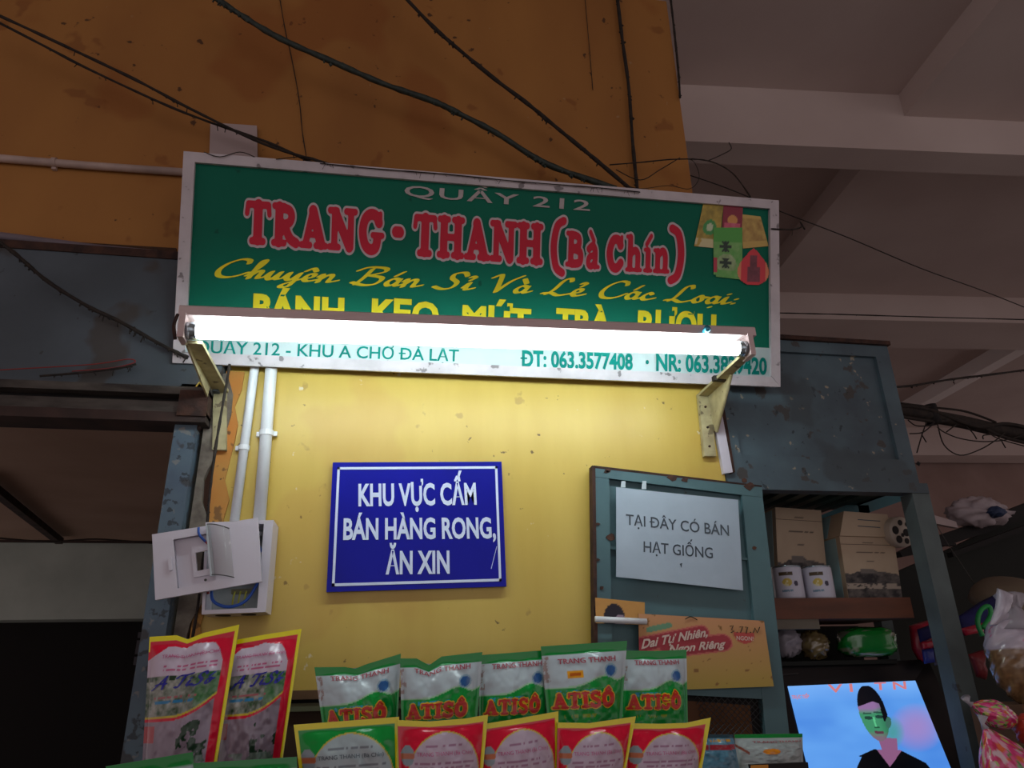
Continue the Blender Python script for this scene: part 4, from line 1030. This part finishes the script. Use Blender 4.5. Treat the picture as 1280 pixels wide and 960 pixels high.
def p_tv(u, v):
    # u across, v up over the whole screen; the photo shows the upper part
    vv = (v*(1-B1)+B1)     # back to face units
    # seen coordinates
    px = 985+29*(1-vv)*.9+u*(160+22*(1-vv)); py = 857-7*u+(1-vv)*118
    c = mixc(L_('4A88E0'), L_('64A4F0'), fbm(u*2.2, vv*3+2, 1)*1.6-.3)
    if vv > .8: c = mixc(c, L_('86BEFF'), (vv-.8)*3)
    e = ((px-1146)/28)**2+((py-908)/24)**2
    if e < 1.6: c = mixc(L_('9A86C8'), c, e/1.6)
    e = ((px-1115)/16)**2+((py-915)/20)**2
    if e < 1: c = mixc(L_('4C98A0'), c, e)
    # head: tall oval leaning right; cap over its upper third, face below
    hx = 1082+(py-858)*.26; hw = 17.5*math.sqrt(max(0, 1-((py-891)/35)**2))
    if abs(px-hx) < hw and 857 < py < 926:
        brim = 877+abs(px-hx-3)*.35
        fx = (px-hx)/17.5
        if py < brim or (fx > .62 and py < 902): c = L_('0C0B12')
        else:
            c = mixc(L_('8E6C9C'), L_('3E8C66'), (py-886)/7+max(0, fx)*.6)
            c = mixc(c, L_('7A6474'), (py-914)/8)
            if fx > .25: c = mixc(c, L_('1E5040'), (fx-.25)*.9)
            for ex in (-7.5, 6):
                if abs(px-hx-ex) < 4.6 and abs(py-(897-.12*ex)) < 1.5+.8*(1-abs(px-hx-ex)/4.6): c = mixc(c, L_('14202A'), .85)
                if abs(px-hx-ex) < 5.5 and abs(py-(891.5-.1*ex)) < 1.0: c = mixc(c, L_('14202A'), .7)
            if abs(px-hx+1) < 1.2 and 897 < py < 909: c = L_('5CC088')
            if abs(px-hx) < 3.2 and abs(py-909.5) < 1.0: c = mixc(c, L_('14382C'), .8)
            if abs(px-hx-1) < 5.5 and abs(py-915.5) < 1.6: c = L_('5A3444')
    # ear
    if ((px-1110)/3.5)**2+((py-903)/7)**2 < 1: c = L_('3A6A5A')
    # neck
    if 922 < py < 950 and abs(px-(1108+(py-922)*.2)) < 12-(py-922)*.15 and not (abs(px-hx) < hw): c = L_('8A5A80')
    # shirt
    if py > 936:
        lx = 1090-(py-936)*2.2 if py < 945 else 1075-(py-945)*.5
        rx = 1124+(py-936)*2.3 if py < 950 else 1156+(py-950)*.9
        vneck = abs(px-1110) < max(0, 16-(py-936)*.8)
        if lx < px < rx and not vneck: c = L_('06070C')
        elif vneck and lx < px < rx: c = L_('8A5A80')
    return c
def p_tvs(lo, hi): return lambda u, v: p_tv(u, (lo+(hi-lo)*v-B1)/(1-B1))
print_grid('screen', Ft.P, p_tvs(.0, 1.0), 230, 190, M_screen, tv, -.004, b0=.0, b1=1.0)
print_grid('screen', Ft.P, p_tvs(B1, .0), 60, 60, M_screen, tv, -.004, b0=B1, b1=.0)
M_scrred = bpy.data.materials.new('screen_red'); M_scrred.use_nodes = True; _q = M_scrred.node_tree.nodes['Principled BSDF']
_q.inputs['Base Color'].default_value = (0, 0, 0, 1); _q.inputs['Emission Color'].default_value = (*lin('D07A80'), 1); _q.inputs['Emission Strength'].default_value = 1
def sct(t, bl, br, cap, bold=.03): A = Ft.ab(*bl); B = Ft.ab(*br); C_ = Ft.ab(*cap); return put_text(Ft.P, t, A, B, up=(C_[0]-A[0], C_[1]-A[1]), bold=bold, m=M_scrred, parent=tv, off=-.0025, name='screen_lettering')
sct('V I', (1036, 865), (1067, 864), (1035, 855.5), .02); sct('T N', (1094, 862), (1134, 860.5), (1093, 853), .02)
sct('TRỰC TIẾP', (990, 873), (1012, 872), (990, 869), .03)

# ================================================================ RIGHT STALL CLUTTER
st_ = tag(MB().prism([at(1105, 722, 2.6), at(1180, 690, 2.6), at(1300, 632, 2.6), at(1320, 980, 2.6), at(1100, 980, 2.6)], (0, .03, 0)).build('stall_partition', M_tarp), 'dark green-black board of the next stall behind the cabinet', 'partition')
def beamp(pts, Y, th, label, m=M_black): return tag(MB().prism([at(x, y, Y) for x, y in pts], (0, th, 0)).build('roof_batten', m), label, 'batten')
beamp([(1125, 690), (1150, 678), (1230, 650), (1300, 622), (1300, 640), (1235, 665), (1160, 690), (1128, 696)], 2.5, .04, 'upper dark slanting batten above the next stall')
beamp([(1160, 678), (1195, 679), (1196, 682), (1160, 681)], 2.4, .02, 'short thin dark stick beside the cabinet post')
beamp([(1190, 690), (1250, 668), (1300, 650), (1300, 656), (1250, 675), (1192, 696)], 2.48, .03, 'lower thin dark slanting batten above the next stall')
beamp([(1155, 640), (1195, 652), (1198, 660), (1158, 652)], 2.45, .02, 'pale slat between cabinet post and white bundle', M_plate)
blob_obj('white_bundle', at(1222, 640, 2.46), (.125, .06, .055), mat('bundle_white', '9E9094', 'B0A4A8', scale=14, rough=.6), 'greyish white plastic bundle lying on the battens at the right edge', 'bundle', 8, lump=.4, fr_=3)
blob_obj('blue_bundle', at(1244, 640, 2.40), (.035, .03, .02), mat('bundle_blue', '2A3A5A', rough=.6), 'small dark blue bundle on the white bundle at the right edge', 'bundle', 9, lump=.3)
cable([(1160, 638, 2.3), (1185, 680, 2.3), (1205, 710, 2.3), (1232, 752, 2.3)], 2.3, .0014, 'thin grey string slanting down behind the cabinet post', mat('string_grey', '4A4642', rough=.8), cat='string', name='string')
hat = MB().lathe(at(1262, 752, 2.2), (-.2, -.5, 1), [(.12, 0), (.11, .03), (.085, .055), (.05, .066), (.0, .07)], 28).build('bowl', mat('beige_bowl', '7A6C5A', rough=.6), None, True)
tag(hat, 'upturned beige bowl behind the knotted plastic bag at right edge', 'bowl')
def poly(name, pts, Y, th, m, label, cat): return tag(MB().prism([at(x, y, Y) for x, y in pts], (0, th, 0)).build(name, m), label, cat)
M_navycloth = mat('navy_cloth', '1C1C5A', '141444', scale=10, rough=.8)
def crumple(name, pts, Y, m, label, cat, th=.04, seed=0):
    # soft pack: outline polygon with a domed, creased front
    P = [at(x, y, Y) for x, y in pts]; c = sum(P, Vector())/len(P); rd_ = random.Random(seed)
    V = []; Fc = []; n_ = len(P); rings = [(1, 0), (.9, .5), (.65, .85), (.3, 1)]
    PP = []
    for i in range(n_):
        for t in range(4): PP.append(P[i].lerp(P[(i+1) % n_], t/4))
    N2 = len(PP)
    for s_, h in rings:
        for q in PP: V.append(c+(q-c)*s_+Vector((0, -th*h*(1+rd_.uniform(-.25, .25)*(h > 0)), 0)))
    V.append(c+Vector((0, -th, 0)))
    for k in range(len(rings)-1):
        for i in range(N2): j = (i+1) % N2; Fc.append((k*N2+i, k*N2+j, (k+1)*N2+j, (k+1)*N2+i))
    k = (len(rings)-1)*N2
    for i in range(N2): Fc.append((k+i, k+(i+1) % N2, len(V)-1))
    Fc.append(tuple(range(N2-1, -1, -1)))
    o = link(name, V, Fc, m, None, True); return tag(o, label, cat) if label else o
M_pack_red = mat('pack_red', 'B8223C', 'A01A34', scale=10, rough=.35, coat=.3)
crumple('red_pack', [(1136, 782), (1178, 770), (1182, 800), (1150, 830), (1140, 812)], 2.12, M_pack_red, 'crimson plastic pack behind the cabinet post right of green pack', 'pack', .03, 1)
crumple('navy_pack', [(1146, 787), (1176, 776), (1180, 792), (1150, 803)], 2.07, M_navycloth, 'dark navy pack lying on the crimson pack behind the post', 'pack', .012, 2)
crumple('red_pack', [(1150, 803), (1182, 796), (1184, 806), (1152, 812)], 2.05, M_pack_red, 'thin red strip pack below the navy pack behind the post', 'pack', .012, 3)
crumple('blue_pack', [(1152, 812), (1166, 810), (1168, 828), (1155, 830)], 2.06, mat('pack_blue', '2A3C96', rough=.4), 'small royal blue pack above the right corner of the television', 'pack', .01, 4)
crumple('grey_pack', [(1166, 808), (1186, 806), (1192, 828), (1168, 832)], 2.06, mat('pack_grey', '5C5660', rough=.5), 'small grey pack right of the royal blue pack', 'pack', .01, 5)
crumple('navy_cloth', [(1195, 772), (1225, 752), (1250, 740), (1262, 748), (1240, 775), (1235, 790), (1200, 795)], 2.15, M_navycloth, 'dark navy cloth bundle right of the cabinet post', 'cloth', .03, 6)
crumple('red_pack', [(1200, 786), (1228, 778), (1230, 790), (1206, 795)], 2.05, M_pack_red, 'small red pack on the navy cloth right of the post', 'pack', .012, 7)
tag(MB().tube(smooth_line([at(1228, 795, 1.98), at(1222, 778, 1.98), at(1226, 763, 1.98), at(1236, 758, 1.98), at(1238, 770, 1.98), at(1228, 785, 1.98)]), .007, 8).build('green_strap', mat('green_plastic', '1E9A4A', rough=.4), None, True), 'bright green looped plastic strap beside the knotted bag', 'strap')
crumple('red_pack', [(1210, 818), (1228, 812), (1232, 850), (1220, 846)], 2.05, mat('pack_dkred', '7A2024', rough=.5), 'dark red pack squeezed between post and brown-filled bag', 'pack', .02, 8)
crumple('brown_pack', [(1180, 832), (1198, 832), (1204, 852), (1186, 852)], 2.0, mat('pack_brown', '4A2A26', rough=.6), 'small brown pack right of the television corner', 'pack', .02, 9)
# knotted bag with brown contents
Fb = 1.72
cbg = at(1268, 835, Fb)
def p_brown(u, v):
    if v > .56:
        c = mixc(L_('A89EAC'), L_('C8BECC'), fbm(u*8, v*6))
        if fbm(u*13, v*11, 6) > .70: c = L_('C85A8A')
        return c
    return mixc(L_('8A6A48'), L_('5E4630'), fbm(u*60, v*44, 2)*1.5-.3)
kb = empty('knotted_bag', cbg, 'knotted clear plastic bag half filled with brown snacks at right edge', 'bag')
blob_obj('bag_body', at(1276, 822, Fb), (.085, .06, .115), M_candy, None, None, 12, paint=p_brown, parent=kb, lump=.12, fr_=3, nu=60, nv=60)
kt = MB(); base = at(1268, 772, Fb-.01)
kt.lathe(base, (.05, 0, 1), [(.055, -.03), (.035, .0), (.016, .022), (.02, .03), (.034, .055), (.03, .062)], 14)
for i, v in enumerate(kt.v): v.x += .006*math.sin(i*2.1); v.y += .008*math.cos(i*1.7)
kt.build('knot_top', M_clearbag, kb, True)
crumple('knot_ear', [(1246, 735), (1266, 742), (1262, 760), (1245, 782), (1236, 783), (1244, 758)], 1.64, mat('bag_ear', 'B8B4C2', 'D0CCDA', scale=30, rough=.3), None, None, .015, 10).parent = kb
bpy.data.objects['knot_ear'].matrix_parent_inverse = Matrix.Translation(kb.location).inverted()
# candy bags
cols = [L_('D8387A'), L_('E05A96'), L_('C8C06A'), L_('4E8A3A'), L_('D8B8C0'), L_('E06A3A'), L_('C82A5A'), L_('A8C070'), L_('E0A8B8'), L_('E04080'), L_('D83070'), L_('E87AA8'), L_('D8387A')]
def p_candy(nu_, nv_, s_):
    rd_ = random.Random(s_); pts = [(rd_.random(), rd_.random(), rd_.choice(cols)) for _ in range(nu_)]
    def f(u, v):
        best = 9; c = cols[0]
        for x, y, q in pts:
            dx = min(abs(x-u), 1-abs(x-u)); d = (dx*2)**2+(y-v)**2
            if d < best: best = d; c = q
        return c
    return f
def candy(c, s_, rotz, tilt, label, seed, tail=True):
    e = empty('candy_bag', c, label, 'bag', None)
    V, Fc, Cc = blobmesh((0, 0, 0), *s_, paint=p_candy(520, 0, seed), seed=seed, nu=90, nv=64, lump=.1)
    Mx = Matrix.Translation(c) @ Matrix.Rotation(tilt, 4, 'Y') @ Matrix.Rotation(rotz, 4, 'Z')
    V2 = []
    for v in V:
        t = v.x/s_[0]
        if t < 0: k = 1-.75*(abs(t)**1.6); v = Vector((v.x*1.12, v.y*k, v.z*k))
        V2.append(Mx @ v)
    link('bag_body', V2, Fc, M_candy, e, True, ink=Cc)
    q = [Mx @ Vector((-s_[0]*1.06, 0, 0)), Mx @ Vector((-s_[0]*1.2, .003, .002)), Mx @ Vector((-s_[0]*1.4, 0, .01))]
    MB().tube(q, [.008, .004, .011], 8).build('twisted_end', M_clearbag, e, True)
    return e
candy(at(1242, 892, 1.62), (.052, .035, .03), 0, .38, 'small pink and green candy bag with twisted end pointing left, below knotted bag', 21)
candy(at(1258, 958, 1.55), (.075, .045, .056), 0, 1.2, 'larger pink candy bag at the bottom right corner', 22)
blob_obj('orange_red_bag', at(1290, 912, 1.62), (.04, .035, .035), mat('orange_red', 'C8402E', rough=.35, coat=.4), 'orange-red bag at the right edge between the candy bags', 'bag', 15, lump=.2)
# crate that carries them (below the frame)
tag(MB().box(.93, 1.8, 1.42, 1.83, .0, 1.325).build('crate', M_cardboard), 'cardboard crate carrying the candy bags', 'crate')
tag(MB().box(1.53, 1.75, 1.66, 1.83, 1.331, 1.5).build('carton_support', M_cardboard), 'brown cardboard box under the knotted bag at right edge', 'box')
bpy.data.objects['crate'].name = 'crate'; bpy.data.objects['carton_support'].name = 'cardboard_box'

# ================================================================ DISPLAY COUNTER AND TEA BAGS
ct = empty('display_counter', (.1, 1.5, 0), 'stepped wooden display counter under the rows of tea bags', 'counter')
ZB, ZF = 1.372, 1.272
MB().box(-.66, .9, 1.53, 1.80, ZB-.02, ZB).build('back_step', M_wood, ct)
MB().box(-.66, .9, 1.30, 1.53, ZF-.02, ZF).build('front_step', M_wood, ct)
MB().box(-.66, .9, 1.51, 1.53, ZF, ZB-.02).build('riser', M_wood, ct)
MB().box(-.66, .9, 1.30, 1.32, 0, ZF-.02).build('front_panel', M_wood, ct)
for x in (-.66, .88): MB().box(x, x+.02, 1.32, 1.80, 0, ZF-.02).build('side_panel', M_wood, ct)

def interp(tab, a):
    for (x0, y0), (x1, y1) in zip(tab, tab[1:]):
        if a <= x1: return y0+(y1-y0)*(a-x0)/(x1-x0)
    return tab[-1][1]
class Bag:
    def __init__(s_, TL, TR, lowL, lowR, Y, zb, T=.035, top=None, seed=0, seam=.94, lean=.03):
        Yt = Y+lean
        tl = at(*TL, Yt); tr = at(*TR, Yt); ll = at(*lowL, Y); lr = at(*lowR, Y)
        def ext(a_, b_): t = (a_.z-zb)/(a_.z-b_.z); return Vector((a_.x+(b_.x-a_.x)*t, Y, zb))
        s_.c = [tl, tr, ext(tr, lr), ext(tl, ll)]; s_.T = T; s_.top = top or [(0, 0), (1, 0)]; s_.seed = seed; s_.seam = seam
    def P(s_, a, b, off=0, back=False):
        tl, tr, br, bl = s_.c
        p = (bl*(1-a)+br*a)*(1-b)+(tl*(1-a)+tr*a)*b
        H = tl.z-bl.z
        p.z += interp(s_.top, a)*H*max(0, (b-.55)/.45)**2
        aa = max(0, min(1, (a-.035)/.93)); bb = max(0, min(1, b/s_.seam))
        f = (math.sin(math.pi*aa)**.6 if 0 < aa < 1 else 0)*((1-abs(2*bb-1)**3.2) if 0 < bb < 1 else 0)
        wv = .0
        if f > 0 and not back:
            g = f**.5
            wv = g*(.0055*math.sin(a*13+s_.seed+3*b)*max(0, b-.45)*2 + .013*(fbm(a*5+s_.seed, b*7, s_.seed)-.5) + .0035*math.sin((a*1.2+b)*22+s_.seed)*math.exp(-((a-.85)**2+(b-.8)**2)*12))
        y = (-(s_.T*f) if not back else s_.T*.35*f+.0015) - (wv if not back else 0)
        pin = .03*(1-abs(2*a-1))*0
        p.y += y-off
        return p
def make_bag(name, label, B, paint, group=None, nx=104, ny=132, cat='tea bag'):
    e = empty(name, (B.c[3]+B.c[2])/2, label, cat, group)
    V = []; Cc = []; Fc = []
    for j in range(ny+1):
        for i in range(nx+1): V.append(B.P(i/nx, j/ny)); Cc.append(paint(i/nx, j/ny))
    for j in range(ny):
        for i in range(nx): k = j*(nx+1)+i; Fc.append((k, k+1, k+nx+2, k+nx+1))
    link('printed_front', V, Fc, M_pp, e, True, ink=Cc)
    V = []; Fc = []; mx_, my_ = 16, 20
    for j in range(my_+1):
        for i in range(mx_+1): V.append(B.P(i/mx_, j/my_, 0, True))
    for j in range(my_):
        for i in range(mx_): k = j*(mx_+1)+i; Fc.append((k, k+mx_+1, k+mx_+2, k+1))
    link('back_film', V, Fc, MATS['bag_back'], e, True)
    return e
mat('bag_back', '8A9A92', rough=.4)
GRN = L_('06943A'); GRN2 = L_('068434'); WHT = L_('B6C2C8'); YEL = L_('F0E208'); RED = L_('D41034'); LIL = L_('BCA8B8')
def p_gw(sticker=False, sd_=0):
    def f(u, v):
        if v > .93: return GRN2
        v = 1-(1-v)/.78
        wave = .60+.11*(1/(1+math.exp(-(u-.55)*12)))*1.0-.06*math.exp(-((u-.9)/.12)**2)
        c = WHT if v > wave else GRN
        if abs(v-wave) < .008: c = L_('9CC8A0')
        e = ((u-.80)/.085)**2+((v-.735)/.065)**2
        if e < 1: c = L_('2C5E9A') if e < .55 else L_('8AA8B8')
        if u < .07 and v > wave-.05 and abs(v-.78) < .12: c = mixc(WHT, L_('8A5A4A'), .7 if fbm(u*30, v*24, sd_) > .55 else .1)
        if sticker and abs(u-.36) < .1 and abs(v-.72) < .035: c = L_('E09A20')
        if sticker and abs(u-.36) < .07 and abs(v-.72) < .015: c = L_('B85A18')
        if abs(v-.56) < .018 and .12 < u < .6 and fbm(u*26, v*20, sd_+2) > .48: c = L_('2E9AB8')
        if abs(v-.35) < .014 and .2 < u < .62 and fbm(u*26, v*20, sd_+5) > .5: c = L_('8AA020')
        if abs(v-.855) < .008 and .18 < u < .8 and hsh(int(u*40), 1, sd_) > .4: c = mixc(WHT, L_('B05A6A'), .55)
        return c
    return f
def bag_text(B, e, t, a0, a1, b0, cap, m, bold=.02, shear=0, data=None, off=.0028, name='lettering', tilt=0):
    put_text(lambda a, b_, o: B.P(a, b_, o), t, (a0, b0), (a1, b0+tilt), up=(0, cap), m=m, parent=e, bold=bold, shear=shear, data=data, off=off, name=name)
def atiso(B, e):
    x0, x1, y0, cap = .06, .84, .545, .11
    v1 = slab_text('ATISO^', .06); v0 = slab_text('ATISO^', -.01)
    bag_text(B, e, '', x0-.015, x1+.015, y0, cap, M_pkyel, data=v1, off=.0030, name='letter_outline')
    bag_text(B, e, '', x0, x1, y0, cap, M_pkred2, data=v0, off=.0048)
def flip(o): o.data.flip_normals()
gw = [((393, 834), (501, 820), (402, 905), (498, 890), [(0, 0), (.35, -.03), (.47, -.055), (.6, -.03), (1, .02)], False, 'leftmost green and white artichoke tea bag in the back row, top edge bent'),
      ((500, 823), (603, 815), (502, 900), (598, 895), [(0, 0), (.2, -.01), (.35, -.07), (.5, -.01), (1, 0)], False, 'second green and white tea bag from the left in the back row, notched top'),
      ((599, 819), (690, 812), (600, 895), (688, 890), [(0, 0), (1, 0)], False, 'middle green and white tea bag of five in the back row'),
      ((676, 808), (784, 801), (686, 895), (780, 890), [(0, 0), (1, 0)], True, 'tallest green and white tea bag with small orange sticker, back row'),
      ((779, 813), (858, 812), (779, 893), (863, 893), [(0, 0), (.5, -.008), (1, 0)], False, 'rightmost green and white tea bag in the back row against the orange poster')]
for i, (TL, TR, lL, lR, top, stk, lab) in enumerate(gw):
    B = Bag(TL, TR, lL, lR, 1.635-.02*(i % 2)+(.01 if i==4 else 0), ZB+.002, .03, top, seed=i*3+1)
    e = make_bag('tea_bag', lab, B, p_gw(stk, i), 'green and white tea bags in the back row')
    atiso(B, e)
    bag_text(B, e, 'TRANG THANH', .17, .86, .885 if not stk else .86, .036, M_pkred, bold=.02, off=.0028)
# front row
def p_oval(field, sd_=0, edgeR=.05, edgeL=0, sticker=None):
    def f(u, v):
        edge = (v > .955) or u > 1-edgeR or u < edgeL
        if edge: return YEL
        e = ((u-.52)/.42)**2+((v-.58)/.33)**2
        c = field
        if e < 1.06: c = L_('C8B050')
        if e < 1:
            c = LIL if field is RED else L_('A4B0B4')
            if v < .60 and fbm(u*16, v*16, sd_)+(.60-v)*3 > .62: c = mixc(L_('2E4A34'), L_('9A9A9A'), fbm(u*18, v*18, sd_+3)*1.5-.3)
            ln = [(.825, .22), (.765, .33), (.71, .34), (.68, .3)]
            for k, (ly, hw) in enumerate(ln):
                if k != 1 and abs(v-ly) < .007 and abs(u-.52) < hw and hsh(int(u*46), k, sd_) > .3: c = mixc(c, L_('8A4A70') if field is RED else L_('5A5A64'), .7)
        e2 = ((u-.1)/.075)**2+((v-.76)/.07)**2
        if e2 < 1 and edgeL >= 0: c = L_('8A98A0') if abs(v-.76) > .02 else L_('B86A4A')
        return c
    return f
fr_ = [((367, 906), (499, 896), (372, 960), (500, 960), GRN, .04, .035, [(0, 0), (.5, 0), (1, .0)], 'front row tea bag with green face and yellow edges, leftmost'),
       ((497, 900), (610, 895), (499, 960), (606, 960), RED, .045, 0, [(0, 0), (.35, -.02), (.75, -.01), (1, .01)], 'front row red and yellow tea bag right beside the green one'),
       ((599, 904), (698, 889), (603, 960), (700, 960), RED, .045, 0, [(0, -.01), (.4, -.01), (1, 0)], 'front row red and yellow tea bag, third from left, highest right corner'),
       ((697, 903), (795, 897), (699, 960), (787, 960), RED, .05, 0, [(0, 0), (.4, -.02), (1, .01)], 'front row red and yellow tea bag under the orange-stickered bag'),
       ((782, 904), (889, 900), (786, 960), (883, 960), RED, .05, 0, [(0, 0), (.4, -.015), (.7, -.015), (1, .02)], 'rightmost red and yellow tea bag in the front row')]
for i, (TL, TR, lL, lR, fld, eR, eL, top, lab) in enumerate(fr_):
    B = Bag(TL, TR, lL, lR, 1.48-.006*(i % 2), ZF+.002, .032, top, seed=i*5+2)
    e = make_bag('tea_bag', lab, B, p_oval(fld, i, eR, eL), 'oval-label tea bags in the front row')
    bag_text(B, e, 'TRANG THANH (Bà Chín)', .2, .84, .758, .026, M_pkmag if fld is RED else M_ink, bold=.0)
# tall bags
def p_tall(sd_):
    def f(u, v):
        if v > .968 or u > .962 or (u < .015 and v > .9): return YEL
        v = 1-(1-v)/.8
        # picture window
        top = .93-.05*abs(math.sin(u*6.0))*.5-.25*max(0, (u-.72)/.2)**2-.12*max(0, (.22-u)/.22)
        right = .88 if v > .55 else .88-((.55-v)/.17)**2*.85
        inside = v < top and u < right and v > .37-.0*u
        lowb = .385+.13*max(0, (u-.35)/.5)**2
        if u < .88 and lowb < v < top:
            if v > .68:
                c = L_('C4B2C2')
                for k, ly in enumerate((.83, .755, .725)):
                    if abs(v-ly) < .006 and .2 < u < .82 and hsh(int(u*46), k, sd_) > .3: c = L_('B85A80')
                return c
            n_ = fbm(u*15, v*22, sd_)
            c = mixc(L_('2A4A28'), L_('A8A8A0'), n_*1.7-.35)
            if v > .64 and fbm(u*14, v*10, 9) > .5: c = L_('243C26')
            if u > .62: c = mixc(c, L_('2E7A3A'), .5)
            if abs(v-.485) < .012 and .12 < u < .62 and fbm(u*30, v*14, 2) > .42: c = L_('2C7AA8')
            if abs(v-.52) < .008 and .12 < u < .66 and hsh(int(u*40), 6, sd_) > .35: c = L_('A85A60')
            return c
        if u < .88 and lowb-.015 < v <= lowb: return L_('C8B030')
        if u < .88 and lowb-.035 < v <= lowb: return RED
        if v > lowb-.03: return RED
        if u > .86: return RED
        c = mixc(L_('A090A0'), L_('7A6A78'), fbm(u*6, v*4, sd_)*1.4-.2)
        if u < .16 and abs(v-.26) < .06: c = L_('B04A50')
        g = fbm(u*9, v*12, sd_+5)
        if g > .50 and ((u-.68)/.22)**2+((v-.20)/.14)**2 < 1: c = L_('1C3A26')
        if g > .42 and v < .10: c = mixc(L_('2A4A34'), L_('8A9A94'), fbm(u*20, v*20))
        return c
    return f
tall = [((300, 800), (377, 786), (272, 955), (352, 955), 1.68, [(0, -.03), (.2, -.02), (.5, -.01), (1, .0)], 'right tall red and yellow artichoke tea bag below the fuse box'),
        ((187, 796), (299, 783), (176, 955), (270, 955), 1.645, [(0, 0), (.3, -.01), (.43, -.045), (.6, -.015), (1, .012)], 'left tall red and yellow artichoke tea bag in front of the blue post')]
for i, (TL, TR, lL, lR, Y, top, lab) in enumerate(tall):
    if i == 0: TL = (283, 797); lL = (268, 955)
    B = Bag(TL, TR, lL, lR, Y, ZB+.002, .034, top, seed=i*7+3, lean=.035)
    e = make_bag('tea_bag', lab, B, p_tall(i), 'tall artichoke tea bags at the left', 110, 170)
    d0 = script_text('A Ti6So2', nib=(.095, .05))
    bag_text(B, e, '', .08 if i else .14, .84 if i else .86, .665, .075, M_inkblue, data=d0, tilt=.01)
    bag_text(B, e, 'TRANG THANH (Bà Chín)', .17, .84, .855, .022, M_pkmag, bold=.005)
# green tops peeking in at the bottom left
def p_gtop(u, v): return GRN2 if v > .9 else mixc(WHT, L_('8AA89A'), fbm(u*5, v*5))
for (TL, TR, lL, lR, Y, lab) in (((132, 958), (241, 940), (136, 1000), (243, 1000), 1.43, 'green top of a white tea bag at the bottom left corner, slanted'),
                                 ((241, 954), (371, 946), (243, 1000), (371, 1000), 1.425, 'green top of a white tea bag below the right tall bag')):
    B = Bag(TL, TR, lL, lR, Y, ZF+.002, .02, seed=int(TL[0])); make_bag('tea_bag', lab, B, p_gtop, nx=40, ny=50)
def p_bluebag(u, v):
    if v > .93: return L_('24424E')
    if abs(v-.76) < .05 and fbm(u*14, 2, 1) > .35: return L_('A02838')
    if abs(v-.88) < .03 and .3 < u < .9 and fbm(u*20, v*9, 3) > .4: return L_('C89030')
    return mixc(L_('6E9AB0'), L_('3A6A80'), fbm(u*5, v*8, 4)*1.2-.1)
B = Bag((872, 918), (916, 918), (872, 960), (927, 960), 1.56, ZB+.002, .02, seed=9)
make_bag('tea_bag', 'small light blue bag with red lettering right of the front row', B, p_bluebag, nx=40, ny=60)
def p_wg(u, v):
    if v > .92: return GRN2
    if u < .16 and abs(v-.78+u) < .03: return L_('8A4A3A')
    if ((u-.45)/.12)**2+((v-.66)/.06)**2 < 1: return L_('E08A20')
    return mixc(L_('AAB4B4'), L_('9AA4A4'), fbm(u*6, v*6))
B = Bag((918, 918), (1003, 917), (924, 960), (1007, 960), 1.58, ZB+.002, .025, seed=12)
e = make_bag('tea_bag', 'white tea bag with green top edge in front of the television', B, p_wg)
bag_text(B, e, 'TRANG THANH', .22, .95, .83, .035, M_pkred, bold=.01)
bk_ = pxface([(938, 956), (1010, 953), (1012, 985), (938, 988)], 1.49)
e = empty('dark_box', bk_.P(.5, 0), 'black box with orange and yellow marks at the bottom before the television', 'box')
q = [Vector((bk_.c[3].x, 1.49, ZF+.002)), Vector((bk_.c[2].x, 1.49, ZF+.002)), bk_.c[1], bk_.c[0]]
MB().prism(q, (0, .01, 0)).build('body', M_black, e)
MB().prism([bk_.P(0, .5, .001), bk_.P(.3, .5, .001), bk_.P(.3, .98, .001), bk_.P(0, .98, .001)], bk_.n*.0005).build('orange_mark', mat('orange_mark', 'D08A20', rough=.5), e)

# ================================================================ debris on the sign, then sub-parts under their parts
cable([(400, 204), (470, 211), (560, 218), (650, 227), (740, 234), (800, 240)], 1.672, .0016, 'tangled thin dusty twigs lying along the top edge of the green sign', dust=60, seed=31, name='dry_twigs', cat='twigs',
      extra=[[(255, 190, 1.675), (275, 196, 1.672), (300, 190, 1.67), (318, 196, 1.672)], [(345, 199, 1.67), (385, 196, 1.675), (410, 206, 1.672)]])
NEST = {'shop_sign': ('back_panel', ('lettering', 'letter_outline', 'printed_picture')), 'notice_board': ('board', ('lettering', 'border_line', 'scratch')),
        'paper_notice': ('sheet', ('lettering', 'tape_mark')), 'poster': ('sheet', ('lettering', 'handwriting', 'pen_mark')),
        'tea_bag': ('printed_front', ('lettering', 'letter_outline')), 'carton': ('body', ('printed_front', 'side_label', 'print_line', 'lid_seam')),
        'can': ('can_body', ('printed_label',)), 'dotted_tub': ('tub_body', ('dot',)), 'fluorescent_lamp': ('batten', ('lamp_holder', 'starter')),
        'television': ('screen', ('screen_lettering',)), 'dark_box': ('body', ('orange_mark',)), 'cabinet_door': ('panel', ('mesh_backing', 'backing_board'))}
bpy.context.view_layer.update()
def base(n): return n.split('.')[0]
for root in [o for o in bpy.data.objects if o.parent is None and base(o.name) in NEST]:
    host_name, kids = NEST[base(root.name)]
    ch = [o for o in bpy.data.objects if o.parent == root]
    host = next((o for o in ch if base(o.name) == host_name), None)
    if not host: continue
    for o in ch:
        if base(o.name) in kids: o.parent = host; o.matrix_parent_inverse = Matrix.Identity(4)
